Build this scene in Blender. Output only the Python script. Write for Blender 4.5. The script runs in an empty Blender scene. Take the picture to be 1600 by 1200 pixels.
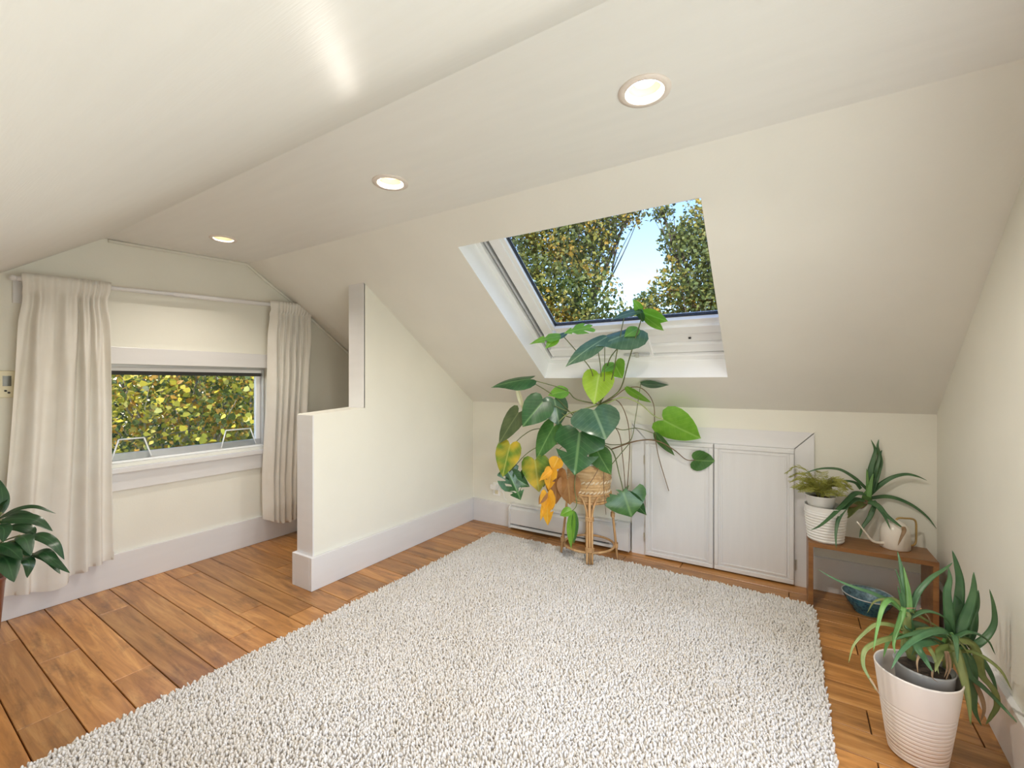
import bpy, math, random
import numpy as np
from mathutils import Vector, Matrix

random.seed(7)
rng = np.random.default_rng(7)
SC = bpy.context.scene
COL = SC.collection

# ------------------------------------------------------------------ camera
CAM_H, FPX, HOR = 1.3, 685.0, 597.0
YAW = math.radians(31.6)
cam_d = bpy.data.cameras.new('camera')
cam_d.sensor_width = 36.0
cam_d.lens = 36.0 * FPX / 1600.0
cam_d.shift_y = -(600.0 - HOR) / 1600.0
cam_d.clip_start = 0.02
cam_d.clip_end = 300
cam = bpy.data.objects.new('camera', cam_d)
cam.location = (0, 0, CAM_H)
cam.rotation_euler = (math.radians(90), 0, YAW)
COL.objects.link(cam)
SC.camera = cam

# ------------------------------------------------------------------ world, sun, exposure
SC.view_settings.view_transform = 'Standard'
SC.view_settings.look = 'None'
SC.view_settings.gamma = 1.0
SC.view_settings.use_curve_mapping = False
SC.view_settings.exposure = 0.41
try:
    SC.cycles.max_bounces = 10
    SC.cycles.use_adaptive_sampling = True
    SC.cycles.adaptive_threshold = 0.03
    SC.cycles.diffuse_bounces = 6
    SC.cycles.glossy_bounces = 4
    SC.cycles.transparent_max_bounces = 8
    SC.cycles.sample_clamp_indirect = 6.0
    SC.cycles.caustics_reflective = False
    SC.cycles.caustics_refractive = False
except Exception:
    pass

world = bpy.data.worlds.new('sky_world')
SC.world = world
world.use_nodes = True
wn = world.node_tree.nodes
wl = world.node_tree.links
wn.clear()
w_out = wn.new('ShaderNodeOutputWorld')
w_bg = wn.new('ShaderNodeBackground')
w_sky = wn.new('ShaderNodeTexSky')
w_sky.sky_type = 'NISHITA'
w_sky.sun_disc = False
w_sky.sun_elevation = math.radians(38)
w_sky.sun_rotation = math.radians(180)
w_sky.air_density = 1.0
w_sky.dust_density = 0.2
w_sky.ozone_density = 1.0
w_bg.inputs['Strength'].default_value = 0.62
w_mul = wn.new('ShaderNodeMix'); w_mul.data_type = 'RGBA'; w_mul.blend_type = 'MULTIPLY'
w_mul.inputs[0].default_value = 1.0
w_mul.inputs[7].default_value = (0.88, 0.90, 1.0, 1)     # clear autumn blue all over
wl.new(w_sky.outputs[0], w_mul.inputs[6])
wl.new(w_mul.outputs[2], w_bg.inputs['Color'])
wl.new(w_bg.outputs[0], w_out.inputs['Surface'])

sun_d = bpy.data.lights.new('sun', 'SUN')
sun_d.energy = 8.0
sun_d.angle = math.radians(0.6)
sun_d.color = (1.0, 0.94, 0.84)
sun = bpy.data.objects.new('sun', sun_d)
sun.rotation_euler = Vector((-0.04, 0.85, -0.58)).to_track_quat('-Z', 'Y').to_euler()
sun.location = (0, -6, 8)
COL.objects.link(sun)

# fill lamp added to brighten the room, behind the added right-wall window (added_window)
fill_d = bpy.data.lights.new('window_fill', 'AREA')
fill_d.shape = 'RECTANGLE'; fill_d.size = 1.75; fill_d.size_y = 1.22
fill_d.energy = 23.5; fill_d.color = (1.0, 0.985, 0.96)
fill_lamp = bpy.data.objects.new('window_fill', fill_d)
fill_lamp.location = (0.745, 0.65, 0.935)
fill_lamp.rotation_euler = Vector((-1, 0.053, 0)).to_track_quat('-Z', 'Y').to_euler()
COL.objects.link(fill_lamp)

CAN_POWER = (4.5, 8.0, 14.5)          # recessed ceiling lamps
CAN_COLOR = (1.0, 0.925, 0.82)

# ------------------------------------------------------------------ survey helpers (pixel of the 1600x1200 photo + distance -> room point)
FW = Vector((-math.sin(YAW), math.cos(YAW), 0))
RT = Vector((math.cos(YAW), math.sin(YAW), 0))
CAMP = Vector((0, 0, CAM_H))

def ray(px, py):
    return FW + RT * ((px - 800) / FPX) + Vector((0, 0, (HOR - py) / FPX))

def P(px, py, d):
    return CAMP + ray(px, py) * d

def at(px, py, x=None, y=None, z=None):
    r = ray(px, py)
    if x is not None: t = x / r.x
    elif y is not None: t = y / r.y
    else: t = (z - CAM_H) / r.z
    return CAMP + r * t

# ------------------------------------------------------------------ room dimensions
XW = -3.62           # window wall
YK = 3.355           # knee wall
ZC = 2.20            # flat ceiling
YA, YB = 1.0, 1.785  # edges of the flat ceiling
SL = 0.69            # pitch of the slopes
ZK = 1.11            # knee wall height
YL = YA - (ZC - ZK) / 0.72   # rear knee wall
XP0, XP1 = -2.66, -2.5       # partition

def slope_z(y): return ZK + SL * (3.365 - y)
def xr(y): return 0.744 - 0.053 * (3.36 - y)     # right wall runs slightly out of square

# ------------------------------------------------------------------ materials
MATS = {}

def new_mat(name):
    m = bpy.data.materials.new(name)
    m.use_nodes = True
    nt = m.node_tree
    nt.nodes.clear()
    out = nt.nodes.new('ShaderNodeOutputMaterial')
    b = nt.nodes.new('ShaderNodeBsdfPrincipled')
    nt.links.new(b.outputs[0], out.inputs['Surface'])
    MATS[name] = m
    return m, nt, b, out

def N(nt, typ, **kw):
    n = nt.nodes.new(typ)
    for k, v in kw.items():
        if k.startswith('i_'):
            n.inputs[k[2:].replace('_', ' ')].default_value = v
        else:
            setattr(n, k, v)
    return n

def ramp(nt, stops, fac=None):
    r = nt.nodes.new('ShaderNodeValToRGB')
    e = r.color_ramp.elements
    while len(e) > 1: e.remove(e[-1])
    e[0].position, e[0].color = stops[0][0], (*stops[0][1], 1)
    for p, c in stops[1:]:
        q = e.new(p); q.color = (*c, 1)
    if fac is not None: nt.links.new(fac, r.inputs['Fac'])
    return r

def coords(nt, kind='Object', scale=(1, 1, 1), rot=(0, 0, 0)):
    tc = nt.nodes.new('ShaderNodeTexCoord')
    mp = nt.nodes.new('ShaderNodeMapping')
    mp.inputs['Scale'].default_value = scale
    mp.inputs['Rotation'].default_value = rot
    nt.links.new(tc.outputs[kind], mp.inputs['Vector'])
    return mp.outputs[0]

def bump(nt, b, height, strength, dist=0.01):
    bp = nt.nodes.new('ShaderNodeBump')
    bp.inputs['Strength'].default_value = strength
    bp.inputs['Distance'].default_value = dist
    nt.links.new(height, bp.inputs['Height'])
    nt.links.new(bp.outputs[0], b.inputs['Normal'])

def mottled(name, col, var=0.06, scale=6.0, rough=0.5, bstr=0.0, bscale=60.0, stretch=(1, 1, 1), metal=0.0, spec=0.5):
    m, nt, b, out = new_mat(name)
    v = coords(nt, 'Object', stretch)
    n = N(nt, 'ShaderNodeTexNoise', i_Scale=scale, i_Detail=5.0)
    nt.links.new(v, n.inputs['Vector'])
    lo = tuple(c * (1 - var) for c in col); hi = tuple(min(1, c * (1 + var)) for c in col)
    r = ramp(nt, [(0.3, lo), (0.7, hi)], n.outputs['Fac'])
    nt.links.new(r.outputs[0], b.inputs['Base Color'])
    b.inputs['Roughness'].default_value = rough
    b.inputs['Metallic'].default_value = metal
    b.inputs['Specular IOR Level'].default_value = spec
    if bstr > 0:
        n2 = N(nt, 'ShaderNodeTexNoise', i_Scale=bscale, i_Detail=3.0)
        nt.links.new(v, n2.inputs['Vector'])
        bump(nt, b, n2.outputs['Fac'], bstr, 0.004)
    return m

CREAM = (0.800, 0.783, 0.705)
mottled('wall_paint', CREAM, 0.02, 3, 0.55, 0.12, 90)
mottled('slope_paint', (0.800, 0.785, 0.735), 0.02, 3, 0.42, 0.15, 70)
mottled('ceiling_paint', (0.820, 0.812, 0.790), 0.015, 3, 0.42, 0.10, 30, (1, 7, 7), spec=0.5)
mottled('trim_paint', (0.74, 0.73, 0.735), 0.015, 4, 0.32, 0.08, 40, (1, 1, 6))
mottled('door_paint', (0.72, 0.715, 0.715), 0.02, 4, 0.38, 0.12, 30, (6, 6, 0.6))
mottled('white_vinyl', (0.92, 0.925, 0.93), 0.01, 4, 0.25)
mottled('well_white', (0.93, 0.935, 0.94), 0.01, 4, 0.4)
mottled('grey_gasket', (0.30, 0.31, 0.33), 0.05, 8, 0.5)
mottled('matte_black', (0.07, 0.07, 0.07), 0.05, 8, 0.8, spec=0.1)
mottled('aluminium', (0.62, 0.63, 0.64), 0.04, 10, 0.35, metal=0.6)
mottled('hinge_metal', (0.66, 0.64, 0.58), 0.06, 20, 0.4, metal=0.7)
mottled('brass', (0.60, 0.42, 0.18), 0.08, 20, 0.32, metal=0.85)
mottled('heater_enamel', (0.74, 0.73, 0.72), 0.015, 5, 0.35)
mottled('plastic_white', (0.92, 0.92, 0.91), 0.01, 5, 0.35)
mottled('plastic_cream', (0.78, 0.72, 0.52), 0.02, 5, 0.4)
mottled('lcd', (0.11, 0.11, 0.09), 0.1, 30, 0.2)
mottled('subfloor', (0.035, 0.02, 0.012), 0.2, 5, 0.9)
mottled('pot_white', (0.80, 0.79, 0.77), 0.02, 6, 0.42)
mottled('pot_blush', (0.74, 0.665, 0.605), 0.025, 6, 0.45)
mottled('pot_grey', (0.36, 0.35, 0.345), 0.06, 8, 0.5)
mottled('pot_brown', (0.16, 0.045, 0.018), 0.25, 9, 0.3)
mottled('enamel_cream', (0.80, 0.745, 0.67), 0.015, 6, 0.28)
mottled('soil', (0.05, 0.033, 0.022), 0.6, 60, 0.95, 0.9, 70)
mottled('bark', (0.16, 0.12, 0.09), 0.4, 14, 0.9, 0.8, 22, (1, 1, 0.3))
mottled('bark_pale', (0.42, 0.38, 0.33), 0.3, 14, 0.9, 0.8, 22, (1, 1, 0.3))
mottled('petiole', (0.13, 0.16, 0.055), 0.3, 18, 0.5)
mottled('petiole_light', (0.34, 0.40, 0.16), 0.2, 18, 0.5)
mottled('petiole_brown', (0.17, 0.10, 0.05), 0.3, 18, 0.6)
mottled('grass', (0.07, 0.12, 0.03), 0.4, 2, 0.9)
mottled('roof_shingle', (0.10, 0.10, 0.11), 0.2, 9, 0.9, 0.6, 30)
mottled('outer_siding', (0.18, 0.25, 0.30), 0.1, 3, 0.8)
mottled('rug_backing', (0.60, 0.56, 0.50), 0.05, 20, 0.95)
mottled('can_trim', (0.78, 0.70, 0.64), 0.01, 5, 0.4)
mottled('liner_cloth', (0.82, 0.80, 0.76), 0.05, 20, 0.9)

def wood(name, c0, c1, c2, rough=0.32, axis='X', per_piece=0.28, wear=0.5, coat=0.0):
    m, nt, b, out = new_mat(name)
    oi = N(nt, 'ShaderNodeObjectInfo')
    tc = N(nt, 'ShaderNodeTexCoord')
    off = N(nt, 'ShaderNodeVectorMath', operation='SCALE')
    comb = N(nt, 'ShaderNodeCombineXYZ')
    for i in range(3): nt.links.new(oi.outputs['Random'], comb.inputs[i])
    nt.links.new(comb.outputs[0], off.inputs[0]); off.inputs['Scale'].default_value = 37.0
    add = N(nt, 'ShaderNodeVectorMath', operation='ADD')
    nt.links.new(tc.outputs['Object'], add.inputs[0]); nt.links.new(off.outputs[0], add.inputs[1])
    mp = N(nt, 'ShaderNodeMapping')
    s = {'X': (0.9, 11, 11), 'Y': (11, 0.9, 11), 'Z': (11, 11, 0.9)}[axis]
    mp.inputs['Scale'].default_value = s
    nt.links.new(add.outputs[0], mp.inputs['Vector'])
    n1 = N(nt, 'ShaderNodeTexNoise', i_Scale=2.2, i_Detail=7.0, i_Roughness=0.62, i_Distortion=0.9)
    nt.links.new(mp.outputs[0], n1.inputs['Vector'])
    r1 = ramp(nt, [(0.30, c0), (0.52, c1), (0.72, c2)], n1.outputs['Fac'])
    mp2 = N(nt, 'ShaderNodeMapping'); mp2.inputs['Scale'].default_value = {'X': (3, 9, 9), 'Y': (9, 3, 9), 'Z': (9, 9, 3)}[axis]
    nt.links.new(add.outputs[0], mp2.inputs['Vector'])
    n2 = N(nt, 'ShaderNodeTexNoise', i_Scale=1.3, i_Detail=4.0, i_Roughness=0.7)
    nt.links.new(mp2.outputs[0], n2.inputs['Vector'])
    r2 = ramp(nt, [(0.30, (1 - wear, 1 - wear, 1 - wear)), (0.47, (1, 1, 1))], n2.outputs['Fac'])
    mul = N(nt, 'ShaderNodeMix', data_type='RGBA', blend_type='MULTIPLY'); mul.inputs[0].default_value = 1.0
    nt.links.new(r1.outputs[0], mul.inputs[6]); nt.links.new(r2.outputs[0], mul.inputs[7])
    # small dark pits
    n3 = N(nt, 'ShaderNodeTexVoronoi', i_Scale=26.0)
    nt.links.new(add.outputs[0], n3.inputs['Vector'])
    r3 = ramp(nt, [(0.0, (0.35, 0.3, 0.25)), (0.10, (1, 1, 1))], n3.outputs['Distance'])
    mul2 = N(nt, 'ShaderNodeMix', data_type='RGBA', blend_type='MULTIPLY'); mul2.inputs[0].default_value = 0.55 * wear * 2
    nt.links.new(mul.outputs[2], mul2.inputs[6]); nt.links.new(r3.outputs[0], mul2.inputs[7])
    hv = N(nt, 'ShaderNodeHueSaturation')
    mr = N(nt, 'ShaderNodeMapRange'); mr.inputs['To Min'].default_value = 1 - per_piece; mr.inputs['To Max'].default_value = 1 + per_piece
    nt.links.new(oi.outputs['Random'], mr.inputs['Value'])
    nt.links.new(mr.outputs[0], hv.inputs['Value']); nt.links.new(mul2.outputs[2], hv.inputs['Color'])
    nt.links.new(hv.outputs[0], b.inputs['Base Color'])
    b.inputs['Roughness'].default_value = rough
    b.inputs['Coat Weight'].default_value = coat
    b.inputs['Coat Roughness'].default_value = 0.25
    bump(nt, b, n1.outputs['Fac'], 0.12, 0.003)
    return m

wood('floor_wood', (0.29, 0.120, 0.030), (0.48, 0.218, 0.062), (0.66, 0.350, 0.120), 0.32, 'X', 0.26, 0.40, 0.15)
wood('bench_wood', (0.185, 0.075, 0.022), (0.26, 0.115, 0.036), (0.32, 0.15, 0.052), 0.38, 'X', 0.06, 0.2, 0.1)
wood('rattan', (0.40, 0.215, 0.085), (0.58, 0.345, 0.155), (0.70, 0.46, 0.235), 0.45, 'Z', 0.10, 0.25)
wood('wicker', (0.36, 0.20, 0.085), (0.56, 0.36, 0.17), (0.70, 0.50, 0.28), 0.7, 'X', 0.05, 0.3)
mottled('wicker_pale', (0.74, 0.62, 0.45), 0.12, 40, 0.75)

def glass(name, tint=(0.97, 0.985, 0.98), refl=0.06):
    m, nt, b, out = new_mat(name)
    nt.nodes.remove(b)
    tr = N(nt, 'ShaderNodeBsdfTransparent'); tr.inputs[0].default_value = (*tint, 1)
    gl = N(nt, 'ShaderNodeBsdfGlossy'); gl.inputs['Roughness'].default_value = 0.02
    fr = N(nt, 'ShaderNodeLayerWeight', i_Blend=0.5)
    pw = N(nt, 'ShaderNodeMath', operation='POWER'); pw.inputs[1].default_value = 4.0
    nt.links.new(fr.outputs['Facing'], pw.inputs[0])
    mth = N(nt, 'ShaderNodeMath', operation='MULTIPLY_ADD'); mth.inputs[1].default_value = 0.6; mth.inputs[2].default_value = refl * 0.5
    nt.links.new(pw.outputs[0], mth.inputs[0])
    mx = N(nt, 'ShaderNodeMixShader')
    nt.links.new(mth.outputs[0], mx.inputs[0]); nt.links.new(tr.outputs[0], mx.inputs[1]); nt.links.new(gl.outputs[0], mx.inputs[2])
    nt.links.new(mx.outputs[0], out.inputs['Surface'])
    return m
glass('pane_glass')
glass('dimmed_glass', (0.70, 0.71, 0.71))      # tint added to dim the outdoor view in gable window and skylight
glass('acrylic', (0.95, 0.96, 0.955), 0.05)

def fabric():
    m, nt, b, out = new_mat('linen')
    v = coords(nt, 'Object', (1, 1, 1))
    n = N(nt, 'ShaderNodeTexNoise', i_Scale=9.0, i_Detail=6.0)
    nt.links.new(v, n.inputs['Vector'])
    r = ramp(nt, [(0.3, (0.90, 0.87, 0.815)), (0.7, (0.94, 0.915, 0.87))], n.outputs['Fac'])
    nt.links.new(r.outputs[0], b.inputs['Base Color'])
    b.inputs['Roughness'].default_value = 0.85
    b.inputs['Specular IOR Level'].default_value = 0.15
    v2 = coords(nt, 'Object', (30, 30, 220))
    w = N(nt, 'ShaderNodeTexNoise', i_Scale=3.0, i_Detail=2.0)
    nt.links.new(v2, w.inputs['Vector'])
    bump(nt, b, w.outputs['Fac'], 0.25, 0.002)
    t = N(nt, 'ShaderNodeBsdfTranslucent'); nt.links.new(r.outputs[0], t.inputs[0])
    mx = N(nt, 'ShaderNodeMixShader'); mx.inputs[0].default_value = 0.30
    nt.links.new(b.outputs[0], mx.inputs[1]); nt.links.new(t.outputs[0], mx.inputs[2])
    nt.links.new(mx.outputs[0], out.inputs['Surface'])
fabric()

def leaf_mat(name, c_lo, c_hi, vein, trans=0.22, rough=0.32, veins=True, blotch=None):
    m, nt, b, out = new_mat(name)
    v = coords(nt, 'Object')
    n = N(nt, 'ShaderNodeTexNoise', i_Scale=16.0, i_Detail=4.0)
    nt.links.new(v, n.inputs['Vector'])
    r = ramp(nt, [(0.32, c_lo), (0.68, c_hi)], n.outputs['Fac'])
    colr = r.outputs[0]
    if blotch:
        nb = N(nt, 'ShaderNodeTexNoise', i_Scale=11.0, i_Detail=1.0)
        nt.links.new(v, nb.inputs['Vector'])
        rb = ramp(nt, [(0.38, (0, 0, 0)), (0.72, (1, 1, 1))], nb.outputs['Fac'])
        mb = N(nt, 'ShaderNodeMix', data_type='RGBA'); mb.inputs[7].default_value = (*blotch, 1)
        nt.links.new(rb.outputs[0], mb.inputs[0]); nt.links.new(colr, mb.inputs[6])
        colr = mb.outputs[2]
    if veins:
        uv = N(nt, 'ShaderNodeUVMap'); sep = N(nt, 'ShaderNodeSeparateXYZ')
        nt.links.new(uv.outputs[0], sep.inputs[0])
        ab = N(nt, 'ShaderNodeMath', operation='ABSOLUTE'); nt.links.new(sep.outputs[1], ab.inputs[0])
        mid = N(nt, 'ShaderNodeMapRange'); mid.inputs['From Min'].default_value = 0.012; mid.inputs['From Max'].default_value = 0.04
        mid.inputs['To Min'].default_value = 1; mid.inputs['To Max'].default_value = 0
        nt.links.new(ab.outputs[0], mid.inputs['Value'])
        sub = N(nt, 'ShaderNodeMath', operation='SUBTRACT')
        mu = N(nt, 'ShaderNodeMath', operation='MULTIPLY'); mu.inputs[1].default_value = 0.7
        nt.links.new(ab.outputs[0], mu.inputs[0]); nt.links.new(sep.outputs[0], sub.inputs[0]); nt.links.new(mu.outputs[0], sub.inputs[1])
        sc = N(nt, 'ShaderNodeMath', operation='MULTIPLY'); sc.inputs[1].default_value = 7.0; nt.links.new(sub.outputs[0], sc.inputs[0])
        fr = N(nt, 'ShaderNodeMath', operation='PINGPONG'); fr.inputs[1].default_value = 0.5; nt.links.new(sc.outputs[0], fr.inputs[0])
        sv = N(nt, 'ShaderNodeMapRange'); sv.inputs['From Min'].default_value = 0.0; sv.inputs['From Max'].default_value = 0.07
        sv.inputs['To Min'].default_value = 0.40; sv.inputs['To Max'].default_value = 0.0
        nt.links.new(fr.outputs[0], sv.inputs['Value'])
        mxm = N(nt, 'ShaderNodeMath', operation='MAXIMUM'); nt.links.new(mid.outputs[0], mxm.inputs[0]); nt.links.new(sv.outputs[0], mxm.inputs[1])
        sc2 = N(nt, 'ShaderNodeMath', operation='MULTIPLY'); sc2.inputs[1].default_value = 0.7; nt.links.new(mxm.outputs[0], sc2.inputs[0])
        mv = N(nt, 'ShaderNodeMix', data_type='RGBA'); mv.inputs[7].default_value = (*vein, 1)
        nt.links.new(sc2.outputs[0], mv.inputs[0]); nt.links.new(colr, mv.inputs[6])
        colr = mv.outputs[2]
    nt.links.new(colr, b.inputs['Base Color'])
    b.inputs['Roughness'].default_value = rough
    t = N(nt, 'ShaderNodeBsdfTranslucent')
    g = N(nt, 'ShaderNodeMix', data_type='RGBA', blend_type='MULTIPLY'); g.inputs[0].default_value = 1.0
    g.inputs[7].default_value = (1.0, 1.0, 0.45, 1)
    hs = N(nt, 'ShaderNodeHueSaturation', i_Value=1.8); nt.links.new(colr, hs.inputs['Color'])
    nt.links.new(hs.outputs[0], g.inputs[6]); nt.links.new(g.outputs[2], t.inputs[0])
    mx = N(nt, 'ShaderNodeMixShader'); mx.inputs[0].default_value = trans
    nt.links.new(b.outputs[0], mx.inputs[1]); nt.links.new(t.outputs[0], mx.inputs[2])
    nt.links.new(mx.outputs[0], out.inputs['Surface'])

leaf_mat('leaf_dark', (0.018, 0.075, 0.022), (0.035, 0.125, 0.038), (0.16, 0.30, 0.12), 0.10, 0.30)
leaf_mat('leaf_mid', (0.045, 0.135, 0.035), (0.075, 0.20, 0.05), (0.20, 0.36, 0.13), 0.18, 0.30)
leaf_mat('leaf_sheen', (0.05, 0.115, 0.065), (0.085, 0.165, 0.10), (0.24, 0.36, 0.22), 0.08, 0.22)  # bluish sheen put into the leaf colour
leaf_mat('leaf_bright', (0.13, 0.33, 0.03), (0.19, 0.42, 0.05), (0.30, 0.52, 0.14), 0.30, 0.35)
leaf_mat('leaf_lime', (0.30, 0.50, 0.03), (0.38, 0.58, 0.05), (0.50, 0.66, 0.20), 0.38, 0.4)
leaf_mat('leaf_olive', (0.045, 0.075, 0.025), (0.08, 0.115, 0.04), (0.16, 0.20, 0.09), 0.10, 0.42)
leaf_mat('leaf_turning', (0.07, 0.17, 0.02), (0.15, 0.25, 0.025), (0.40, 0.42, 0.10), 0.2, 0.4, True, (0.50, 0.36, 0.03))
leaf_mat('leaf_yellow', (0.62, 0.30, 0.015), (0.80, 0.44, 0.03), (0.75, 0.50, 0.12), 0.25, 0.55)
leaf_mat('leaf_brown', (0.23, 0.105, 0.032), (0.36, 0.18, 0.065), (0.42, 0.25, 0.10), 0.12, 0.6)
leaf_mat('leaf_pale', (0.62, 0.62, 0.46), (0.72, 0.72, 0.58), (0.45, 0.52, 0.32), 0.2, 0.5)
leaf_mat('lily_leaf', (0.012, 0.045, 0.016), (0.022, 0.075, 0.024), (0.05, 0.13, 0.05), 0.08, 0.28)
leaf_mat('aloe_skin', (0.045, 0.125, 0.050), (0.085, 0.185, 0.075), (0.10, 0.2, 0.08), 0.05, 0.40, False)
leaf_mat('aloe_fresh', (0.10, 0.24, 0.055), (0.16, 0.32, 0.085), (0.2, 0.4, 0.1), 0.08, 0.40, False)
leaf_mat('aloe_olive', (0.16, 0.21, 0.06), (0.24, 0.27, 0.09), (0.2, 0.4, 0.1), 0.08, 0.5, False)
leaf_mat('aloe_dry', (0.22, 0.13, 0.07), (0.38, 0.26, 0.15), (0.4, 0.3, 0.2), 0.05, 0.7, False)
leaf_mat('fern_needle', (0.26, 0.27, 0.06), (0.40, 0.40, 0.11), (0.4, 0.4, 0.1), 0.2, 0.6, False)

def attr_leaf():
    m, nt, b, out = new_mat('tree_leaf')
    a = N(nt, 'ShaderNodeVertexColor', layer_name='Col')
    n = N(nt, 'ShaderNodeTexNoise', i_Scale=30.0)
    mx0 = N(nt, 'ShaderNodeMix', data_type='RGBA', blend_type='MULTIPLY'); mx0.inputs[0].default_value = 0.25
    nt.links.new(a.outputs[0], mx0.inputs[6]); nt.links.new(n.outputs[0], mx0.inputs[7])
    nt.links.new(mx0.outputs[2], b.inputs['Base Color'])
    b.inputs['Roughness'].default_value = 0.5
    t = N(nt, 'ShaderNodeBsdfTranslucent'); nt.links.new(a.outputs[0], t.inputs[0])
    mx = N(nt, 'ShaderNodeMixShader'); mx.inputs[0].default_value = 0.35
    nt.links.new(b.outputs[0], mx.inputs[1]); nt.links.new(t.outputs[0], mx.inputs[2])
    nt.links.new(mx.outputs[0], out.inputs['Surface'])
attr_leaf()

def pile_mat():
    m, nt, b, out = new_mat('rug_pile')
    a = N(nt, 'ShaderNodeVertexColor', layer_name='Col')
    v = coords(nt, 'Object')
    n = N(nt, 'ShaderNodeTexNoise', i_Scale=1.6, i_Detail=3.0)
    nt.links.new(v, n.inputs['Vector'])
    r = ramp(nt, [(0.35, (0.93, 0.91, 0.88)), (0.65, (1, 1, 1))], n.outputs['Fac'])
    mx0 = N(nt, 'ShaderNodeMix', data_type='RGBA', blend_type='MULTIPLY'); mx0.inputs[0].default_value = 1
    nt.links.new(a.outputs[0], mx0.inputs[6]); nt.links.new(r.outputs[0], mx0.inputs[7])
    nt.links.new(mx0.outputs[2], b.inputs['Base Color'])
    b.inputs['Roughness'].default_value = 0.95
    b.inputs['Specular IOR Level'].default_value = 0.1
pile_mat()

def bowl_mat():
    m, nt, b, out = new_mat('blue_glaze')
    v = coords(nt, 'Object')
    vo = N(nt, 'ShaderNodeTexVoronoi', i_Scale=70.0); nt.links.new(v, vo.inputs['Vector'])
    r = ramp(nt, [(0.0, (0.012, 0.06, 0.13)), (0.35, (0.02, 0.12, 0.22)), (0.62, (0.05, 0.20, 0.29))], vo.outputs['Distance'])
    nt.links.new(r.outputs[0], b.inputs['Base Color'])
    b.inputs['Roughness'].default_value = 0.2
bowl_mat()
mottled('bowl_inside', (0.16, 0.27, 0.33), 0.55, 70, 0.3, 0.4, 80)
mottled('bowl_rim', (0.55, 0.60, 0.60), 0.1, 40, 0.3)

def emit(name, col, strength):
    m, nt, b, out = new_mat(name)
    n = N(nt, 'ShaderNodeTexNoise', i_Scale=40.0)
    b.inputs['Base Color'].default_value = (*col, 1)
    b.inputs['Emission Color'].default_value = (*col, 1)
    b.inputs['Emission Strength'].default_value = strength
emit('bulb_glow', (1.0, 0.86, 0.58), 1.05)
mottled('can_reflector', (0.92, 0.86, 0.72), 0.02, 20, 0.35)

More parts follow.
